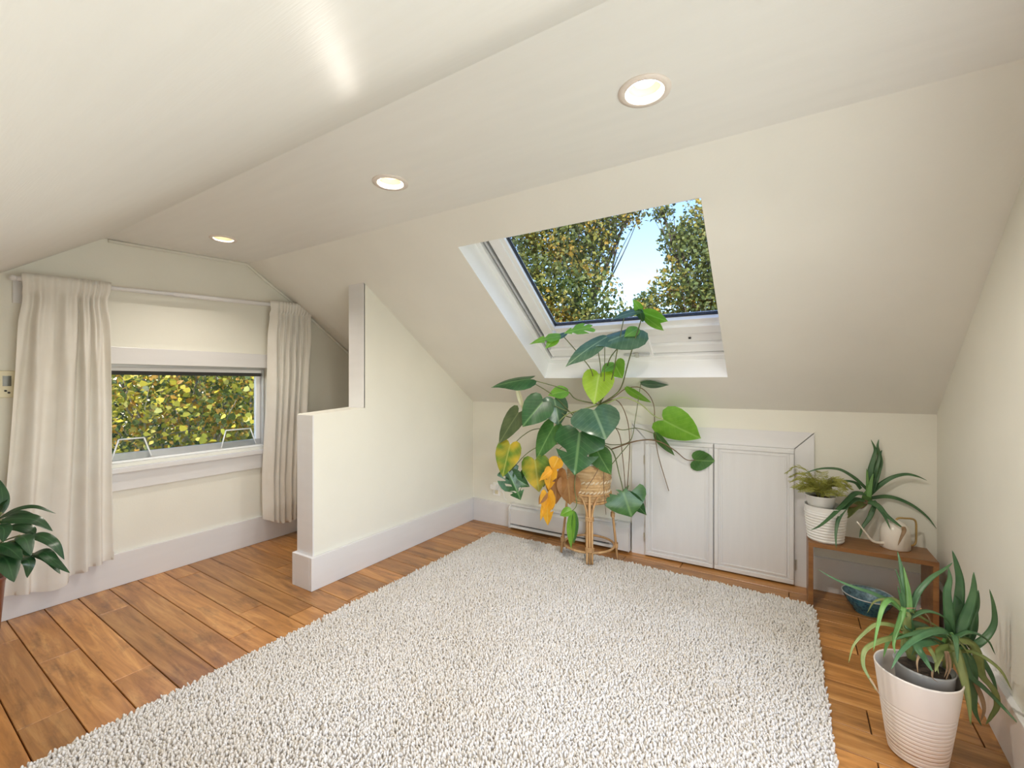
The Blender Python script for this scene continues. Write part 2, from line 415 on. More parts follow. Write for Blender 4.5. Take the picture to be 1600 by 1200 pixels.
# ------------------------------------------------------------------ mesh helpers
class MB:
    def __init__(s): s.v = []; s.f = []; s.uv = None
    def add(s, verts, faces):
        k = len(s.v)
        s.v += [tuple(p) for p in verts]
        s.f += [tuple(i + k for i in q) for q in faces]
        return s
    def box(s, x0, x1, y0, y1, z0, z1):
        x0, x1 = min(x0, x1), max(x0, x1); y0, y1 = min(y0, y1), max(y0, y1); z0, z1 = min(z0, z1), max(z0, z1)
        v = [(x0, y0, z0), (x1, y0, z0), (x1, y1, z0), (x0, y1, z0), (x0, y0, z1), (x1, y0, z1), (x1, y1, z1), (x0, y1, z1)]
        return s.add(v, [(0, 3, 2, 1), (4, 5, 6, 7), (0, 1, 5, 4), (1, 2, 6, 5), (2, 3, 7, 6), (3, 0, 4, 7)])
    def hexa(s, v):      # 8 points: bottom loop, top loop
        return s.add(v, [(0, 3, 2, 1), (4, 5, 6, 7), (0, 1, 5, 4), (1, 2, 6, 5), (2, 3, 7, 6), (3, 0, 4, 7)])
    def prism(s, poly, ax, a0, a1):
        n = len(poly)
        def mk(p, a):
            if ax == 'x': return (a, p[0], p[1])
            if ax == 'y': return (p[0], a, p[1])
            return (p[0], p[1], a)
        v = [mk(p, a0) for p in poly] + [mk(p, a1) for p in poly]
        f = [tuple(range(n)), tuple(range(2 * n - 1, n - 1, -1))]
        f += [(i, (i + 1) % n + 0, (i + 1) % n + n, i + n) for i in range(n)]
        return s.add(v, f)
    def tube(s, pts, rad, seg=8, cap=True):
        pts = [Vector(p) for p in pts]; n = len(pts)
        if not hasattr(rad, '__len__'): rad = [rad] * n
        T = []
        for i in range(n):
            a = pts[max(0, i - 1)]; b = pts[min(n - 1, i + 1)]
            t = (b - a); T.append(t.normalized() if t.length > 1e-9 else Vector((0, 0, 1)))
        u = T[0].orthogonal().normalized(); rings = []
        for i in range(n):
            u = (u - T[i] * u.dot(T[i]))
            u = u.normalized() if u.length > 1e-6 else T[i].orthogonal().normalized()
            w = T[i].cross(u)
            rings.append([pts[i] + (u * math.cos(2 * math.pi * k / seg) + w * math.sin(2 * math.pi * k / seg)) * rad[i] for k in range(seg)])
        v = [p for r in rings for p in r]; f = []
        for i in range(n - 1):
            for k in range(seg):
                f.append((i * seg + k, i * seg + (k + 1) % seg, (i + 1) * seg + (k + 1) % seg, (i + 1) * seg + k))
        if cap:
            f.append(tuple(range(seg - 1, -1, -1))); f.append(tuple((n - 1) * seg + k for k in range(seg)))
        return s.add(v, f)
    def lathe(s, prof, c=(0, 0, 0), seg=40, close=False):
        v = []; f = []; n = len(prof)
        for r, z in prof:
            for k in range(seg):
                a = 2 * math.pi * k / seg
                v.append((c[0] + r * math.cos(a), c[1] + r * math.sin(a), c[2] + z))
        for i in range(n - 1):
            for k in range(seg):
                f.append((i * seg + k, i * seg + (k + 1) % seg, (i + 1) * seg + (k + 1) % seg, (i + 1) * seg + k))
        if close:
            f.append(tuple(range(seg - 1, -1, -1))); f.append(tuple((n - 1) * seg + k for k in range(seg)))
        return s.add(v, f)
    def torus(s, c, R, r, seg=40, sec=8):
        v = []; f = []
        for i in range(seg):
            a = 2 * math.pi * i / seg
            for k in range(sec):
                b = 2 * math.pi * k / sec; q = R + r * math.cos(b)
                v.append((c[0] + q * math.cos(a), c[1] + q * math.sin(a), c[2] + r * math.sin(b)))
        for i in range(seg):
            for k in range(sec):
                f.append((i * sec + k, ((i + 1) % seg) * sec + k, ((i + 1) % seg) * sec + (k + 1) % sec, i * sec + (k + 1) % sec))
        return s.add(v, f)
    def build(s, name, mat, parent=None, smooth=False, bevel=0.0):
        me = bpy.data.meshes.new(name)
        me.from_pydata(s.v, [], s.f)
        if s.uv is not None:
            ul = me.uv_layers.new(name='UVMap')
            for li, l in enumerate(me.loops): ul.data[li].uv = s.uv[l.vertex_index]
        me.materials.append(MATS[mat])
        if smooth:
            me.polygons.foreach_set('use_smooth', [True] * len(me.polygons))
        me.update()
        o = bpy.data.objects.new(name, me)
        COL.objects.link(o)
        if parent is not None: o.parent = parent
        if bevel > 0:
            bv = o.modifiers.new('bevel', 'BEVEL'); bv.width = bevel; bv.segments = 2; bv.limit_method = 'ANGLE'
        return o

def smooth_angle(o, deg=40):
    me = o.data
    me.polygons.foreach_set('use_smooth', [True] * len(me.polygons))
    try: me.set_sharp_from_angle(angle=math.radians(deg))
    except Exception: pass
    return o

def empty(name, loc=(0, 0, 0)):
    o = bpy.data.objects.new(name, None)
    o.empty_display_size = 0.05
    o.location = loc
    COL.objects.link(o)
    return o

def thing(name, label, cat, group=None):
    o = empty(name)
    return tag(o, label, cat, group)

def tag(o, label, cat, group=None):
    o['label'] = label; o['category'] = cat
    if group: o['group'] = group
    return o

def struct(o):
    o['kind'] = 'structure'
    return o

def settle(root, loc):
    """move the Empty to the thing's base, keeping its parts where they are"""
    root.location = loc
    for ch in root.children:
        ch.location = Vector(ch.location) - Vector(loc)

def spline(pts, n=8):
    """Catmull-Rom through pts"""
    pts = [Vector(p) for p in pts]
    if len(pts) < 3: 
        return [pts[0].lerp(pts[-1], i / n) for i in range(n + 1)]
    q = [pts[0] * 2 - pts[1]] + pts + [pts[-1] * 2 - pts[-2]]
    out = []
    for i in range(1, len(q) - 2):
        for k in range(n):
            t = k / n
            a, b, c, d = q[i - 1], q[i], q[i + 1], q[i + 2]
            out.append(0.5 * ((2 * b) + (c - a) * t + (2 * a - 5 * b + 4 * c - d) * t * t + (3 * b - a - 3 * c + d) * t ** 3))
    out.append(pts[-1])
    return out

# ================================================================== STRUCTURE
# ---- floor: subfloor + planks
floor = struct(MB().box(-3.8, 0.95, -0.75, 3.5, -0.12, -0.013).build('floor', 'subfloor'))
PW = 0.1427
DRIFT = -0.022
butts = {0: [-2.92], 1: [-2.47], 2: [-3.24], 3: [-2.05], 4: [-2.38], 5: [-3.40], 6: [-2.325], 7: [-1.7], 8: [-3.0, -2.2]}
plank_cache = {}
for row in range(-9, 22):
    y0 = 0.592 + row * PW
    xs = [-3.66]
    marks = list(butts.get(row, []))
    x = -3.66
    if marks: xs += marks; x = marks[-1]
    else: x = -3.66 + random.uniform(0.25, 1.1); xs.append(x)
    while x < 0.8:
        x += random.uniform(0.75, 1.25); xs.append(min(x, 0.82))
    if row == 11: xs = [-3.66, -2.6, -1.5, -0.7, 0.285, 0.82]
    if row == 15: xs = [-3.66, -3.1, -1.9, -0.9, 0.312, 0.82]
    for a, b in zip(xs[:-1], xs[1:]):
        if b - a < 0.05: continue
        L = round(b - a, 3)
        g = 0.0019
        if L not in plank_cache:
            c = 0.0022
            h = L / 2 - g; w = PW / 2 - g
            vb = [(-h, -w, -0.014), (h, -w, -0.014), (h, w, -0.014), (-h, w, -0.014)]
            vm = [(p[0], p[1], -c) for p in vb]
            vt = [(math.copysign(h - c * 0.7, p[0]), math.copysign(w - c * 0.7, p[1]), 0) for p in vb]
            f = [(8, 9, 10, 11)]
            for i in range(4):
                j = (i + 1) % 4
                f += [(i, j, 4 + j, 4 + i), (4 + i, 4 + j, 8 + j, 8 + i)]
            me = bpy.data.meshes.new('plank'); me.from_pydata(vb + vm + vt, [], f); me.materials.append(MATS['floor_wood'])
            plank_cache[L] = me
        cx = (a + b) / 2; cy = y0 + PW / 2 + DRIFT * (cx + 3.6)
        if cy < -0.66 or cy > 3.46: continue
        o = bpy.data.objects.new('plank', plank_cache[L])
        o.location = (cx, cy, random.uniform(-0.0006, 0.0)); o.rotation_euler = (0, 0, math.atan(DRIFT))
        o.parent = floor
        COL.objects.link(o)

# ---- flat ceiling (lifts a little towards the window wall), with holes left for the recessed lamps
CANS = [(at(349, 373, z=ZC), 0.075), (at(610, 285, z=ZC), 0.078), (at(1007, 142, z=ZC), 0.078)]
def lift(x):       # old-house settlement: the ceiling rises by a few centimetres at the window wall
    t = max(0.0, min(1.0, (-3.12 - x) / 0.50))
    return t * t
mb = MB()
xs_c = [-3.75, -3.62, -3.4, -3.2, -3.05, -2.9, -2.0, -1.0, 0.0, 0.9]
CAN_R = 0.056
def yb_at(x): return YB + 0.075 * lift(x)
def zb_at(x): return ZC + 0.045 * lift(x)
# build ceiling as grid with round holes: strips between cans
can_x = sorted(c[0].x for c in CANS)
def ceil_quad(x0, x1, y0, y1):
    mb.add([(x0, y0, ZC), (x1, y0, ZC), (x1, y1, ZC), (x0, y1, ZC)], [(0, 1, 2, 3)])
edges = [-3.75]
holes = []
for c, r in sorted(CANS, key=lambda q: q[0].x):
    holes.append((c.x - 0.13, c.x + 0.13, c))
prev = -3.75
def strip(x0, x1):
    n = max(1, int((x1 - x0) / 0.12))
    for i in range(n):
        a = x0 + (x1 - x0) * i / n; b = x0 + (x1 - x0) * (i + 1) / n
        va = [(a, YA, ZC), (b, YA, ZC), (b, yb_at(b), zb_at(b)), (a, yb_at(a), zb_at(a))]
        mb.add(va, [(0, 1, 2, 3)])
for x0, x1, c in holes:
    strip(prev, x0)
    seg = 48
    angs = sorted([2 * math.pi * k / seg for k in range(seg)] + [math.atan2(sy - c.y, sx - c.x) % (2 * math.pi) for sx in (x0, x1) for sy in (YA, yb_at(sx))])
    seg = len(angs)
    ring_i = [(c.x + CAN_R * math.cos(a), c.y + CAN_R * math.sin(a), ZC) for a in angs]
    ring_o = []
    for a in angs:
        dx, dy = math.cos(a), math.sin(a)
        tx = (0.13 / abs(dx)) if abs(dx) > 1e-9 else 1e9
        y_hi = yb_at(c.x + (0.13 if dx > 0 else -0.13)) if abs(dx) > 0.02 else yb_at(c.x)
        ty = ((y_hi - c.y) / dy) if dy > 1e-9 else (((YA - c.y) / dy) if dy < -1e-9 else 1e9)
        t = min(tx, ty)
        X = c.x + dx * t; Y = c.y + dy * t
        ring_o.append((X, Y, ZC))
    mb.add(ring_i + ring_o, [(k, (k + 1) % seg, seg + (k + 1) % seg, seg + k) for k in range(seg)])
    prev = x1
strip(prev, 0.9)
struct(mb.build('ceiling', 'ceiling_paint'))

# ---- right-hand slope with the skylight opening
SX0, SX1, SY0, SY1 = -1.575, -0.288, 1.972, 3.045
def slope_pt(x, t):
    """t from 0 (ceiling edge) to 1 (knee wall)"""
    l = lift(x)
    y = yb_at(x) + (YK + 0.01 - yb_at(x)) * t
    z = zb_at(x) + (ZK - zb_at(x)) * t + 0.10 * l * (0.35 + 0.65 * t) * min(1, t * 4)
    return (x, y, z)
mb = MB()
t_of = lambda y: (y - YB) / (YK + 0.01 - YB)
tx = sorted(set([-3.75, -3.62, -3.52, -3.42, -3.32, -3.22, -3.12, -2.3, SX0, SX1, 0.3, 0.9]))
tt = sorted(set([0, 0.06, t_of(SY0), 0.35, 0.5, 0.7, t_of(SY1), 0.9, 1.0]))
for i in range(len(tx) - 1):
    for j in range(len(tt) - 1):
        if SX0 - 1e-6 <= tx[i] < SX1 - 1e-6 and t_of(SY0) - 1e-6 <= tt[j] < t_of(SY1) - 1e-6: continue
        mb.add([slope_pt(tx[i], tt[j]), slope_pt(tx[i + 1], tt[j]), slope_pt(tx[i + 1], tt[j + 1]), slope_pt(tx[i], tt[j + 1])], [(0, 1, 2, 3)])
struct(mb.build('wall_slope_right', 'slope_paint'))

# ---- left slope above the camera
mb = MB()
mb.prism([(YA, ZC), (YA, ZC + 0.02), (YL, ZK + 0.02), (YL, ZK)], 'x', -3.75, 0.9)
struct(mb.build('wall_slope_left', 'ceiling_paint'))

# ---- window wall with opening
WY0, WY1, WZ0, WZ1 = 0.93, 2.03, 0.775, 1.42
mb = MB()
mb.box(XW - 0.16, XW, -0.75, WY0, -0.1, 2.5)
mb.box(XW - 0.16, XW, WY1, 3.6, -0.1, 2.5)
mb.box(XW - 0.16, XW, WY0, WY1, -0.1, WZ0)
mb.box(XW - 0.16, XW, WY0, WY1, WZ1, 2.5)
struct(mb.build('wall_window', 'wall_paint'))

# ---- knee wall, rear knee wall
struct(MB().box(-3.75, 0.95, YK, YK + 0.12, -0.1, 1.45).build('wall_knee', 'wall_paint'))
struct(MB().box(-3.75, 0.95, YL - 0.12, YL + 0.005, -0.1, ZK + 0.05).build('wall_rear', 'wall_paint'))

# ---- right wall (out of square) with a window added to let in light, out of the frame
R0, R1, RZ0, RZ1 = -0.30, 1.60, 0.25, 1.62
def rbox(mb, y0, y1, z0, z1, d=0.16):
    mb.hexa([(xr(y0), y0, z0), (xr(y0) + d, y0, z0), (xr(y1) + d, y1, z0), (xr(y1), y1, z0),
             (xr(y0), y0, z1), (xr(y0) + d, y0, z1), (xr(y1) + d, y1, z1), (xr(y1), y1, z1)])
mb = MB()
rbox(mb, -0.75, R0, -0.1, 2.5); rbox(mb, R1, 3.6, -0.1, 2.5); rbox(mb, R0, R1, -0.1, RZ0); rbox(mb, R0, R1, RZ1, 2.5)
struct(mb.build('wall_right', 'wall_paint'))

# ---- roof shell over everything (keeps daylight out except through the openings)
mb = MB()
def slab(x0, x1, y0, z0, y1, z1, th):
    mb.hexa([(x0, y0, z0), (x1, y0, z0), (x1, y1, z1), (x0, y1, z1), (x0, y0, z0 + th), (x1, y0, z0 + th), (x1, y1, z1 + th), (x0, y1, z1 + th)])
nz = lambda y: slope_z(y) + 0.30
slab(-4.0, 1.2, YA - 0.2, 2.5, YB + 0.02, 2.5, 0.05)
slab(-4.0, SX0 - 0.02, YB, nz(YB) + 0.03, 3.9, nz(3.9), 0.05)
slab(SX1 + 0.18, 1.2, YB, nz(YB) + 0.03, 3.9, nz(3.9), 0.05)
slab(SX0 - 0.02, SX1 + 0.18, YB, nz(YB) + 0.03, SY0 + 0.12, nz(SY0 + 0.12), 0.05)
slab(SX0 - 0.02, SX1 + 0.18, SY1 + 0.14, nz(SY1 + 0.14), 3.9, nz(3.9), 0.05)
slab(-4.0, 1.2, -1.2, 1.05, YA - 0.1, 2.52, 0.05)
mb.box(-4.0, 1.2, -1.2, 3.9, -0.35, -0.2)
mb.box(-4.0, 1.2, -0.95, -0.8, -0.3, 1.5)
mb.box(-4.0, 1.2, 3.6, 3.7, -0.3, 1.3)
struct(mb.build('wall_roof', 'roof_shingle'))

# ---- partition with its stepped end
part_poly = [(1.69, 0), (1.69, 1.092), (2.085, 1.118), (2.085, slope_z(2.085) + 0.02), (3.36, ZK + 0.02), (3.36, 0)]
mb = MB().prism(part_poly, 'x', XP0, XP1)
struct(mb.build('wall_partition', 'wall_paint', bevel=0.004))
t1 = MB().box(XP0 - 0.001, XP1 + 0.001, 1.682, 1.691, 0.0, 1.090).build('trim_1', 'trim_paint'); struct(t1)
t2 = MB().hexa([(XP0, 2.077, 1.118), (XP1 - 0.0, 2.077, 1.118), (XP1 - 0.0, 2.087, 1.119), (XP0, 2.087, 1.119),
                (XP0, 2.077, slope_z(2.077)), (XP1, 2.077, slope_z(2.077)), (XP1, 2.087, slope_z(2.087)), (XP0, 2.087, slope_z(2.087))]).build('trim_2', 'trim_paint'); struct(t2)
# low return wall between the window wall and the partition
struct(MB().box(XW, XP0, 2.30, 2.42, 0, 0.85).build('wall_return', 'wall_paint'))

# ---- baseboards
BH, BT = 0.208, 0.022
def bb(name, boxes):
    mb = MB()
    for q in boxes: mb.box(*q)
    return struct(mb.build(name, 'trim_paint', bevel=0.003))
bb('baseboard_window', [(XW, XW + BT, -0.6, 2.30, 0, BH)])
bb('baseboard_return', [(XW + BT, XP0 - BT, 2.278, 2.30, 0, BH)])
bb('baseboard_partition', [(XP1, XP1 + BT, 1.66, YK, 0, BH), (XP0 - BT, XP0, 1.66, 2.278, 0, BH), (XP0, XP1, 1.66, 1.682, 0, BH)])
bb('baseboard_knee', [(XP1 + BT, -2.06, YK - BT, YK, 0, BH), (0.172, 0.745, YK - BT, YK, 0, BH)])
mb = MB()
mb.hexa([(xr(0) - BT, 0.0, 0), (xr(0), 0.0, 0), (xr(YK), YK - BT, 0), (xr(YK) - BT, YK - BT, 0),
         (xr(0) - BT, 0.0, BH), (xr(0), 0.0, BH), (xr(YK), YK - BT, BH), (xr(YK) - BT, YK - BT, BH)])
struct(mb.build('baseboard_right', 'trim_paint', bevel=0.003))
# thin cove line where ceiling meets the window wall
cv = [(XW + 0.012, 1.02, ZC - 0.012)] + [(XW + 0.012, yb_at(XW), zb_at(XW) - 0.012)] + [Vector(slope_pt(XW + 0.012, t)) - Vector((0, 0.008, 0.008)) for t in (0.1, 0.25, 0.4, 0.6, 0.8)]
struct(MB().tube(cv, 0.012, 6).build('trim_3', 'wall_paint', smooth=True))

# ================================================================== WINDOW 1 (gable wall)
w1 = struct(empty('window_1', (XW, (WY0 + WY1) / 2, WZ0)))
def wpart(mb, name, mat, bevel=0.0, smooth=False, parent=w1, root=None):
    o = mb.build(name, mat, parent, smooth, bevel)
    o.location = -Vector((root or w1).location)
    return o
wpart(MB().box(XW, XW + 0.022, WY0 - 0.10, WY1 + 0.10, WZ1 - 0.005, WZ1 + 0.105), 'header_casing', 'trim_paint', 0.003)
wpart(MB().box(XW, XW + 0.020, WY0 - 0.10, WY0 + 0.005, WZ0 - 0.03, WZ1 - 0.005), 'side_casing', 'trim_paint', 0.003)
wpart(MB().box(XW, XW + 0.020, WY1 + 0.03, WY1 + 0.13, WZ0 - 0.03, WZ1 - 0.005), 'side_casing', 'trim_paint', 0.003)
wpart(MB().box(XW - 0.09, XW + 0.045, WY0 - 0.12, WY1 + 0.12, WZ0 - 0.055, WZ0 - 0.022), 'window_sill', 'trim_paint', 0.004)
wpart(MB().box(XW, XW + 0.020, WY0 - 0.10, WY1 + 0.10, WZ0 - 0.170, WZ0 - 0.055), 'apron', 'trim_paint', 0.003)
# outer frame in the reveal
fx0, fx1 = XW - 0.13, XW - 0.045
wpart(MB().box(fx0, fx1, WY0, WY1, WZ1 - 0.022, WZ1), 'frame_head', 'aluminium', 0.002)
wpart(MB().box(fx0, fx1, WY0, WY1, WZ0 - 0.022, WZ0 + 0.012), 'frame_sill', 'white_vinyl', 0.002)
wpart(MB().box(fx0, fx1, WY0, WY0 + 0.025, WZ0, WZ1 - 0.022), 'frame_jamb', 'white_vinyl', 0.002)
wpart(MB().box(fx0, fx1, WY1 - 0.018, WY1, WZ0, WZ1 - 0.022), 'frame_jamb', 'aluminium', 0.002)
# sash
sx0, sx1 = XW - 0.115, XW - 0.08
sash = wpart(MB().box(sx0, sx1, WY0 + 0.025, WY1 - 0.018, WZ0 + 0.012, WZ0 + 0.055), 'sash_rail', 'aluminium', 0.002)
wpart(MB().box(sx0, sx1 + 0.02, WY0 + 0.025, WY1 - 0.018, WZ1 - 0.046, WZ1 - 0.022), 'sash_rail', 'white_vinyl', 0.002)
wpart(MB().box(sx0, sx1 + 0.01, WY0 + 0.025, WY1 - 0.018, WZ1 - 0.072, WZ1 - 0.046), 'gasket_or_shade', 'matte_black')  # shadow strip at the window head, put in as solid black
wpart(MB().box(sx0, sx1, WY0 + 0.025, WY0 + 0.06, WZ0 + 0.055, WZ1 - 0.072), 'sash_stile', 'white_vinyl', 0.002)
wpart(MB().box(sx0, sx1, WY1 - 0.052, WY1 - 0.018, WZ0 + 0.055, WZ1 - 0.072), 'sash_stile', 'white_vinyl', 0.002)
wpart(MB().box(XW - 0.102, XW - 0.098, WY0 + 0.055, WY1 - 0.045, WZ0 + 0.05, WZ1 - 0.06), 'pane', 'dimmed_glass')

# two clear trapezoid brackets leaning at the sash
def bracket(name, y0, y1, label):
    root = thing(name, label, 'bracket', 'clear plastic window brackets')
    xb = XW - 0.055; zb = WZ0 + 0.012; zt = zb + 0.135
    pl = MB()
    a, b = (xb, y0, zb), (xb, y1, zb)
    c, d = (xb - 0.022, y1 - 0.035, zt), (xb - 0.022, y0 + 0.045, zt)
    off = Vector((-0.003, 0, 0))
    vs = [Vector(p) for p in (a, b, c, d)]
    pl.hexa([vs[0], vs[1], vs[1] + off, vs[0] + off, vs[3], vs[2], vs[2] + off, vs[3] + off])
    pl.build('plate', 'acrylic', root)
    for p, q in ((a, d), (b, c), (d, c)):
        MB().tube([p, q], 0.005, 6).build('rim', 'white_vinyl', root, True)
    for p in (a, b):
        MB().lathe([(0.0, -0.004), (0.006, -0.004), (0.006, 0.004), (0.0, 0.004)], Vector(p) + Vector((0.004, 0, 0.006)), 10).build('screw', 'hinge_metal', root)
    settle(root, (xb, (y0 + y1) / 2, zb))
bracket('window_bracket', 1.05, 1.265, 'clear plastic trapezoid bracket on the window sill, nearer the thermostat')
bracket('window_bracket', 1.70, 1.965, 'clear plastic trapezoid bracket on the window sill, nearer the partition')

# ================================================================== WINDOW 2 (skylight in the right slope)
w2 = struct(empty('window_2', (SX0, SY1, slope_z(SY1))))
un = Vector((0, SL, 1)).normalized()                   # out through the roof
us = Vector((0, 1, -SL)).normalized()                  # down the slope
S_L = (SY1 - SY0) * math.sqrt(1 + SL * SL)
o_sl = Vector((0, SY0, slope_z(SY0)))
def S(x, s, d): return Vector((x, 0, 0)) + o_sl + us * s + un * d
def sbox(x0, x1, s0, s1, d0, d1):
    return MB().hexa([S(x0, s0, d0), S(x1, s0, d0), S(x1, s1, d0), S(x0, s1, d0), S(x0, s0, d1), S(x1, s0, d1), S(x1, s1, d1), S(x0, s1, d1)])
def sp(name, mat, *a, bevel=0.0):
    o = sbox(*a).build(name, mat, w2, False, bevel)
    o.location = -Vector(w2.location)
    return o
WD = 0.145
sp('well_lining', 'well_white', SX0 - 0.015, SX0, -0.015, S_L + 0.015, 0.0, WD + 0.02)
sp('well_lining', 'well_white', SX1, SX1 + 0.015, -0.015, S_L + 0.015, 0.0, WD - 0.008)
sp('well_lining', 'well_white', SX1 + 0.015, SX1 + 0.19, -0.015, S_L + 0.015, WD - 0.02, WD - 0.008)
sp('well_lining', 'well_white', SX0, SX1, S_L, S_L + 0.015, 0.0, WD + 0.02)
sp('well_lining', 'well_white', SX0, SX1, -0.015, 0.0, 0.0, WD + 0.02)
# sash
GX0, GX1 = SX0 + 0.175, SX1 + 0.03
FX1 = SX1 + 0.17      # the unit is wider than the lined opening on this side
GS1 = S_L - 0.355; GS0 = 0.12
# fixed frame
sp('frame_stile', 'white_vinyl', SX0, SX0 + 0.035, 0.0, S_L, WD, WD + 0.12, bevel=0.002)
sp('frame_stile', 'white_vinyl', FX1 - 0.035, FX1, 0.0, S_L, WD, WD + 0.12, bevel=0.002)
sp('frame_rail', 'white_vinyl', SX0 + 0.035, FX1 - 0.035, S_L - 0.035, S_L, WD, WD + 0.12, bevel=0.002)
sp('frame_rail', 'white_vinyl', SX0 + 0.035, FX1 - 0.035, 0.0, 0.035, WD, WD + 0.12, bevel=0.002)
sp('track', 'grey_gasket', SX0 + 0.035, SX0 + 0.050, 0.035, S_L - 0.04, WD + 0.035, WD + 0.10)
sp('track', 'aluminium', SX0 + 0.050, SX0 + 0.066, 0.035, S_L - 0.04, WD + 0.015, WD + 0.10, bevel=0.002)
sp('track', 'grey_gasket', SX0 + 0.066, SX0 + 0.076, 0.035, S_L - 0.04, WD + 0.040, WD + 0.10)
sp('track', 'aluminium', FX1 - 0.066, FX1 - 0.035, 0.035, S_L - 0.04, WD + 0.015, WD + 0.10, bevel=0.002)
sp('sash_stile', 'white_vinyl', SX0 + 0.076, GX0 - 0.025, 0.035, S_L - 0.20, WD + 0.025, WD + 0.10, bevel=0.004)
sp('glazing_bead', 'white_vinyl', GX0 - 0.025, GX0, GS0, GS1 + 0.025, WD + 0.042, WD + 0.10, bevel=0.003)
sp('sash_stile', 'white_vinyl', GX1 + 0.025, FX1 - 0.066, 0.035, S_L - 0.20, WD + 0.025, WD + 0.10, bevel=0.004)
sp('glazing_bead', 'white_vinyl', GX1, GX1 + 0.025, GS0, GS1 + 0.025, WD + 0.042, WD + 0.10, bevel=0.003)
sp('sash_rail', 'white_vinyl', SX0 + 0.076, FX1 - 0.066, 0.035, GS0, WD + 0.025, WD + 0.10, bevel=0.004)
sp('glazing_bead', 'white_vinyl', GX0, GX1, GS1, GS1 + 0.045, WD + 0.040, WD + 0.10, bevel=0.003)
sp('sash_rail', 'white_vinyl', GX0 - 0.1, GX1 + 0.075, GS1 + 0.045, GS1 + 0.115, WD + 0.020, WD + 0.10, bevel=0.005)
sp('shadow_gap', 'grey_gasket', SX0 + 0.076, FX1 - 0.066, GS1 + 0.115, GS1 + 0.127, WD + 0.050, WD + 0.10)
sp('vent_flap', 'white_vinyl', SX0 + 0.06, FX1 - 0.04, GS1 + 0.127, GS1 + 0.205, WD + 0.030, WD + 0.10, bevel=0.006)
sp('vent_flap', 'white_vinyl', SX0 + 0.05, FX1 - 0.035, GS1 + 0.208, S_L - 0.065, WD + 0.012, WD + 0.10, bevel=0.006)
sp('shadow_gap', 'grey_gasket', SX0 + 0.05, FX1 - 0.035, S_L - 0.065, S_L - 0.055, WD + 0.03, WD + 0.10)
sp('sill_bead', 'white_vinyl', SX0 + 0.035, FX1 - 0.035, S_L - 0.055, S_L - 0.035, WD - 0.006, WD + 0.09, bevel=0.004)
sp('gasket_or_shade', 'matte_black', GX0, GX0 + 0.004, GS0, GS1, WD + 0.062, WD + 0.09)
sp('gasket_or_shade', 'matte_black', GX0, GX1, GS1 - 0.005, GS1, WD + 0.066, WD + 0.09)
sp('pane', 'dimmed_glass', GX0 - 0.01, GX1 + 0.01, GS0 - 0.01, GS1 + 0.01, WD + 0.070, WD + 0.074)
xm = (SX0 + SX1) / 2 + 0.04
sp('latch_plate', 'white_vinyl', xm - 0.14, xm + 0.14, GS1 + 0.15, GS1 + 0.30, WD + 0.004, WD + 0.03, bevel=0.004)
sp('latch_catch', 'aluminium', xm + 0.02, xm + 0.07, GS1 + 0.165, GS1 + 0.185, WD - 0.012, WD + 0.01, bevel=0.003)
sp('latch_bar', 'aluminium', xm - 0.06, xm + 0.12, GS1 + 0.268, GS1 + 0.280, WD - 0.010, WD + 0.01, bevel=0.002)
sp('latch_catch', 'hinge_metal', xm + 0.02, xm + 0.045, GS1 + 0.255, GS1 + 0.295, WD - 0.018, WD - 0.002, bevel=0.002)
sp('bolt', 'matte_black', SX1 - 0.22, SX1 - 0.205, GS1 + 0.155, GS1 + 0.166, WD + 0.022, WD + 0.032)

# ================================================================== WINDOW 3 (added in the right wall for light, outside the frame)
w3 = struct(empty('added_window', (xr(0.7), 0.7, RZ0)))
def rpart(name, mat, y0, y1, z0, z1, d0, d1):
    mb = MB()
    mb.hexa([(xr(y0) + d0, y0, z0), (xr(y0) + d1, y0, z0), (xr(y1) + d1, y1, z0), (xr(y1) + d0, y1, z0),
             (xr(y0) + d0, y0, z1), (xr(y0) + d1, y0, z1), (xr(y1) + d1, y1, z1), (xr(y1) + d0, y1, z1)])
    o = mb.build(name, mat, w3); o.location = -Vector(w3.location)
rpart('side_casing', 'trim_paint', R0 - 0.09, R0, RZ0 - 0.05, RZ1 + 0.09, -0.02, 0)
rpart('side_casing', 'trim_paint', R1, R1 + 0.09, RZ0 - 0.05, RZ1 + 0.09, -0.02, 0)
rpart('header_casing', 'trim_paint', R0, R1, RZ1, RZ1 + 0.09, -0.02, 0)
rpart('window_sill', 'trim_paint', R0 - 0.09, R1 + 0.09, RZ0 - 0.03, RZ0, -0.04, 0.12)
for a, b, c, d in ((R0, R0 + 0.05, RZ0, RZ1), (R1 - 0.05, R1, RZ0, RZ1), (R0 + 0.05, R1 - 0.05, RZ1 - 0.05, RZ1), (R0 + 0.05, R1 - 0.05, RZ0, RZ0 + 0.05)):
    rpart('sash_frame', 'white_vinyl', a, b, c, d, 0.06, 0.11)
rpart('pane', 'pane_glass', R0 + 0.05, R1 - 0.05, RZ0 + 0.05, RZ1 - 0.05, 0.08, 0.084)

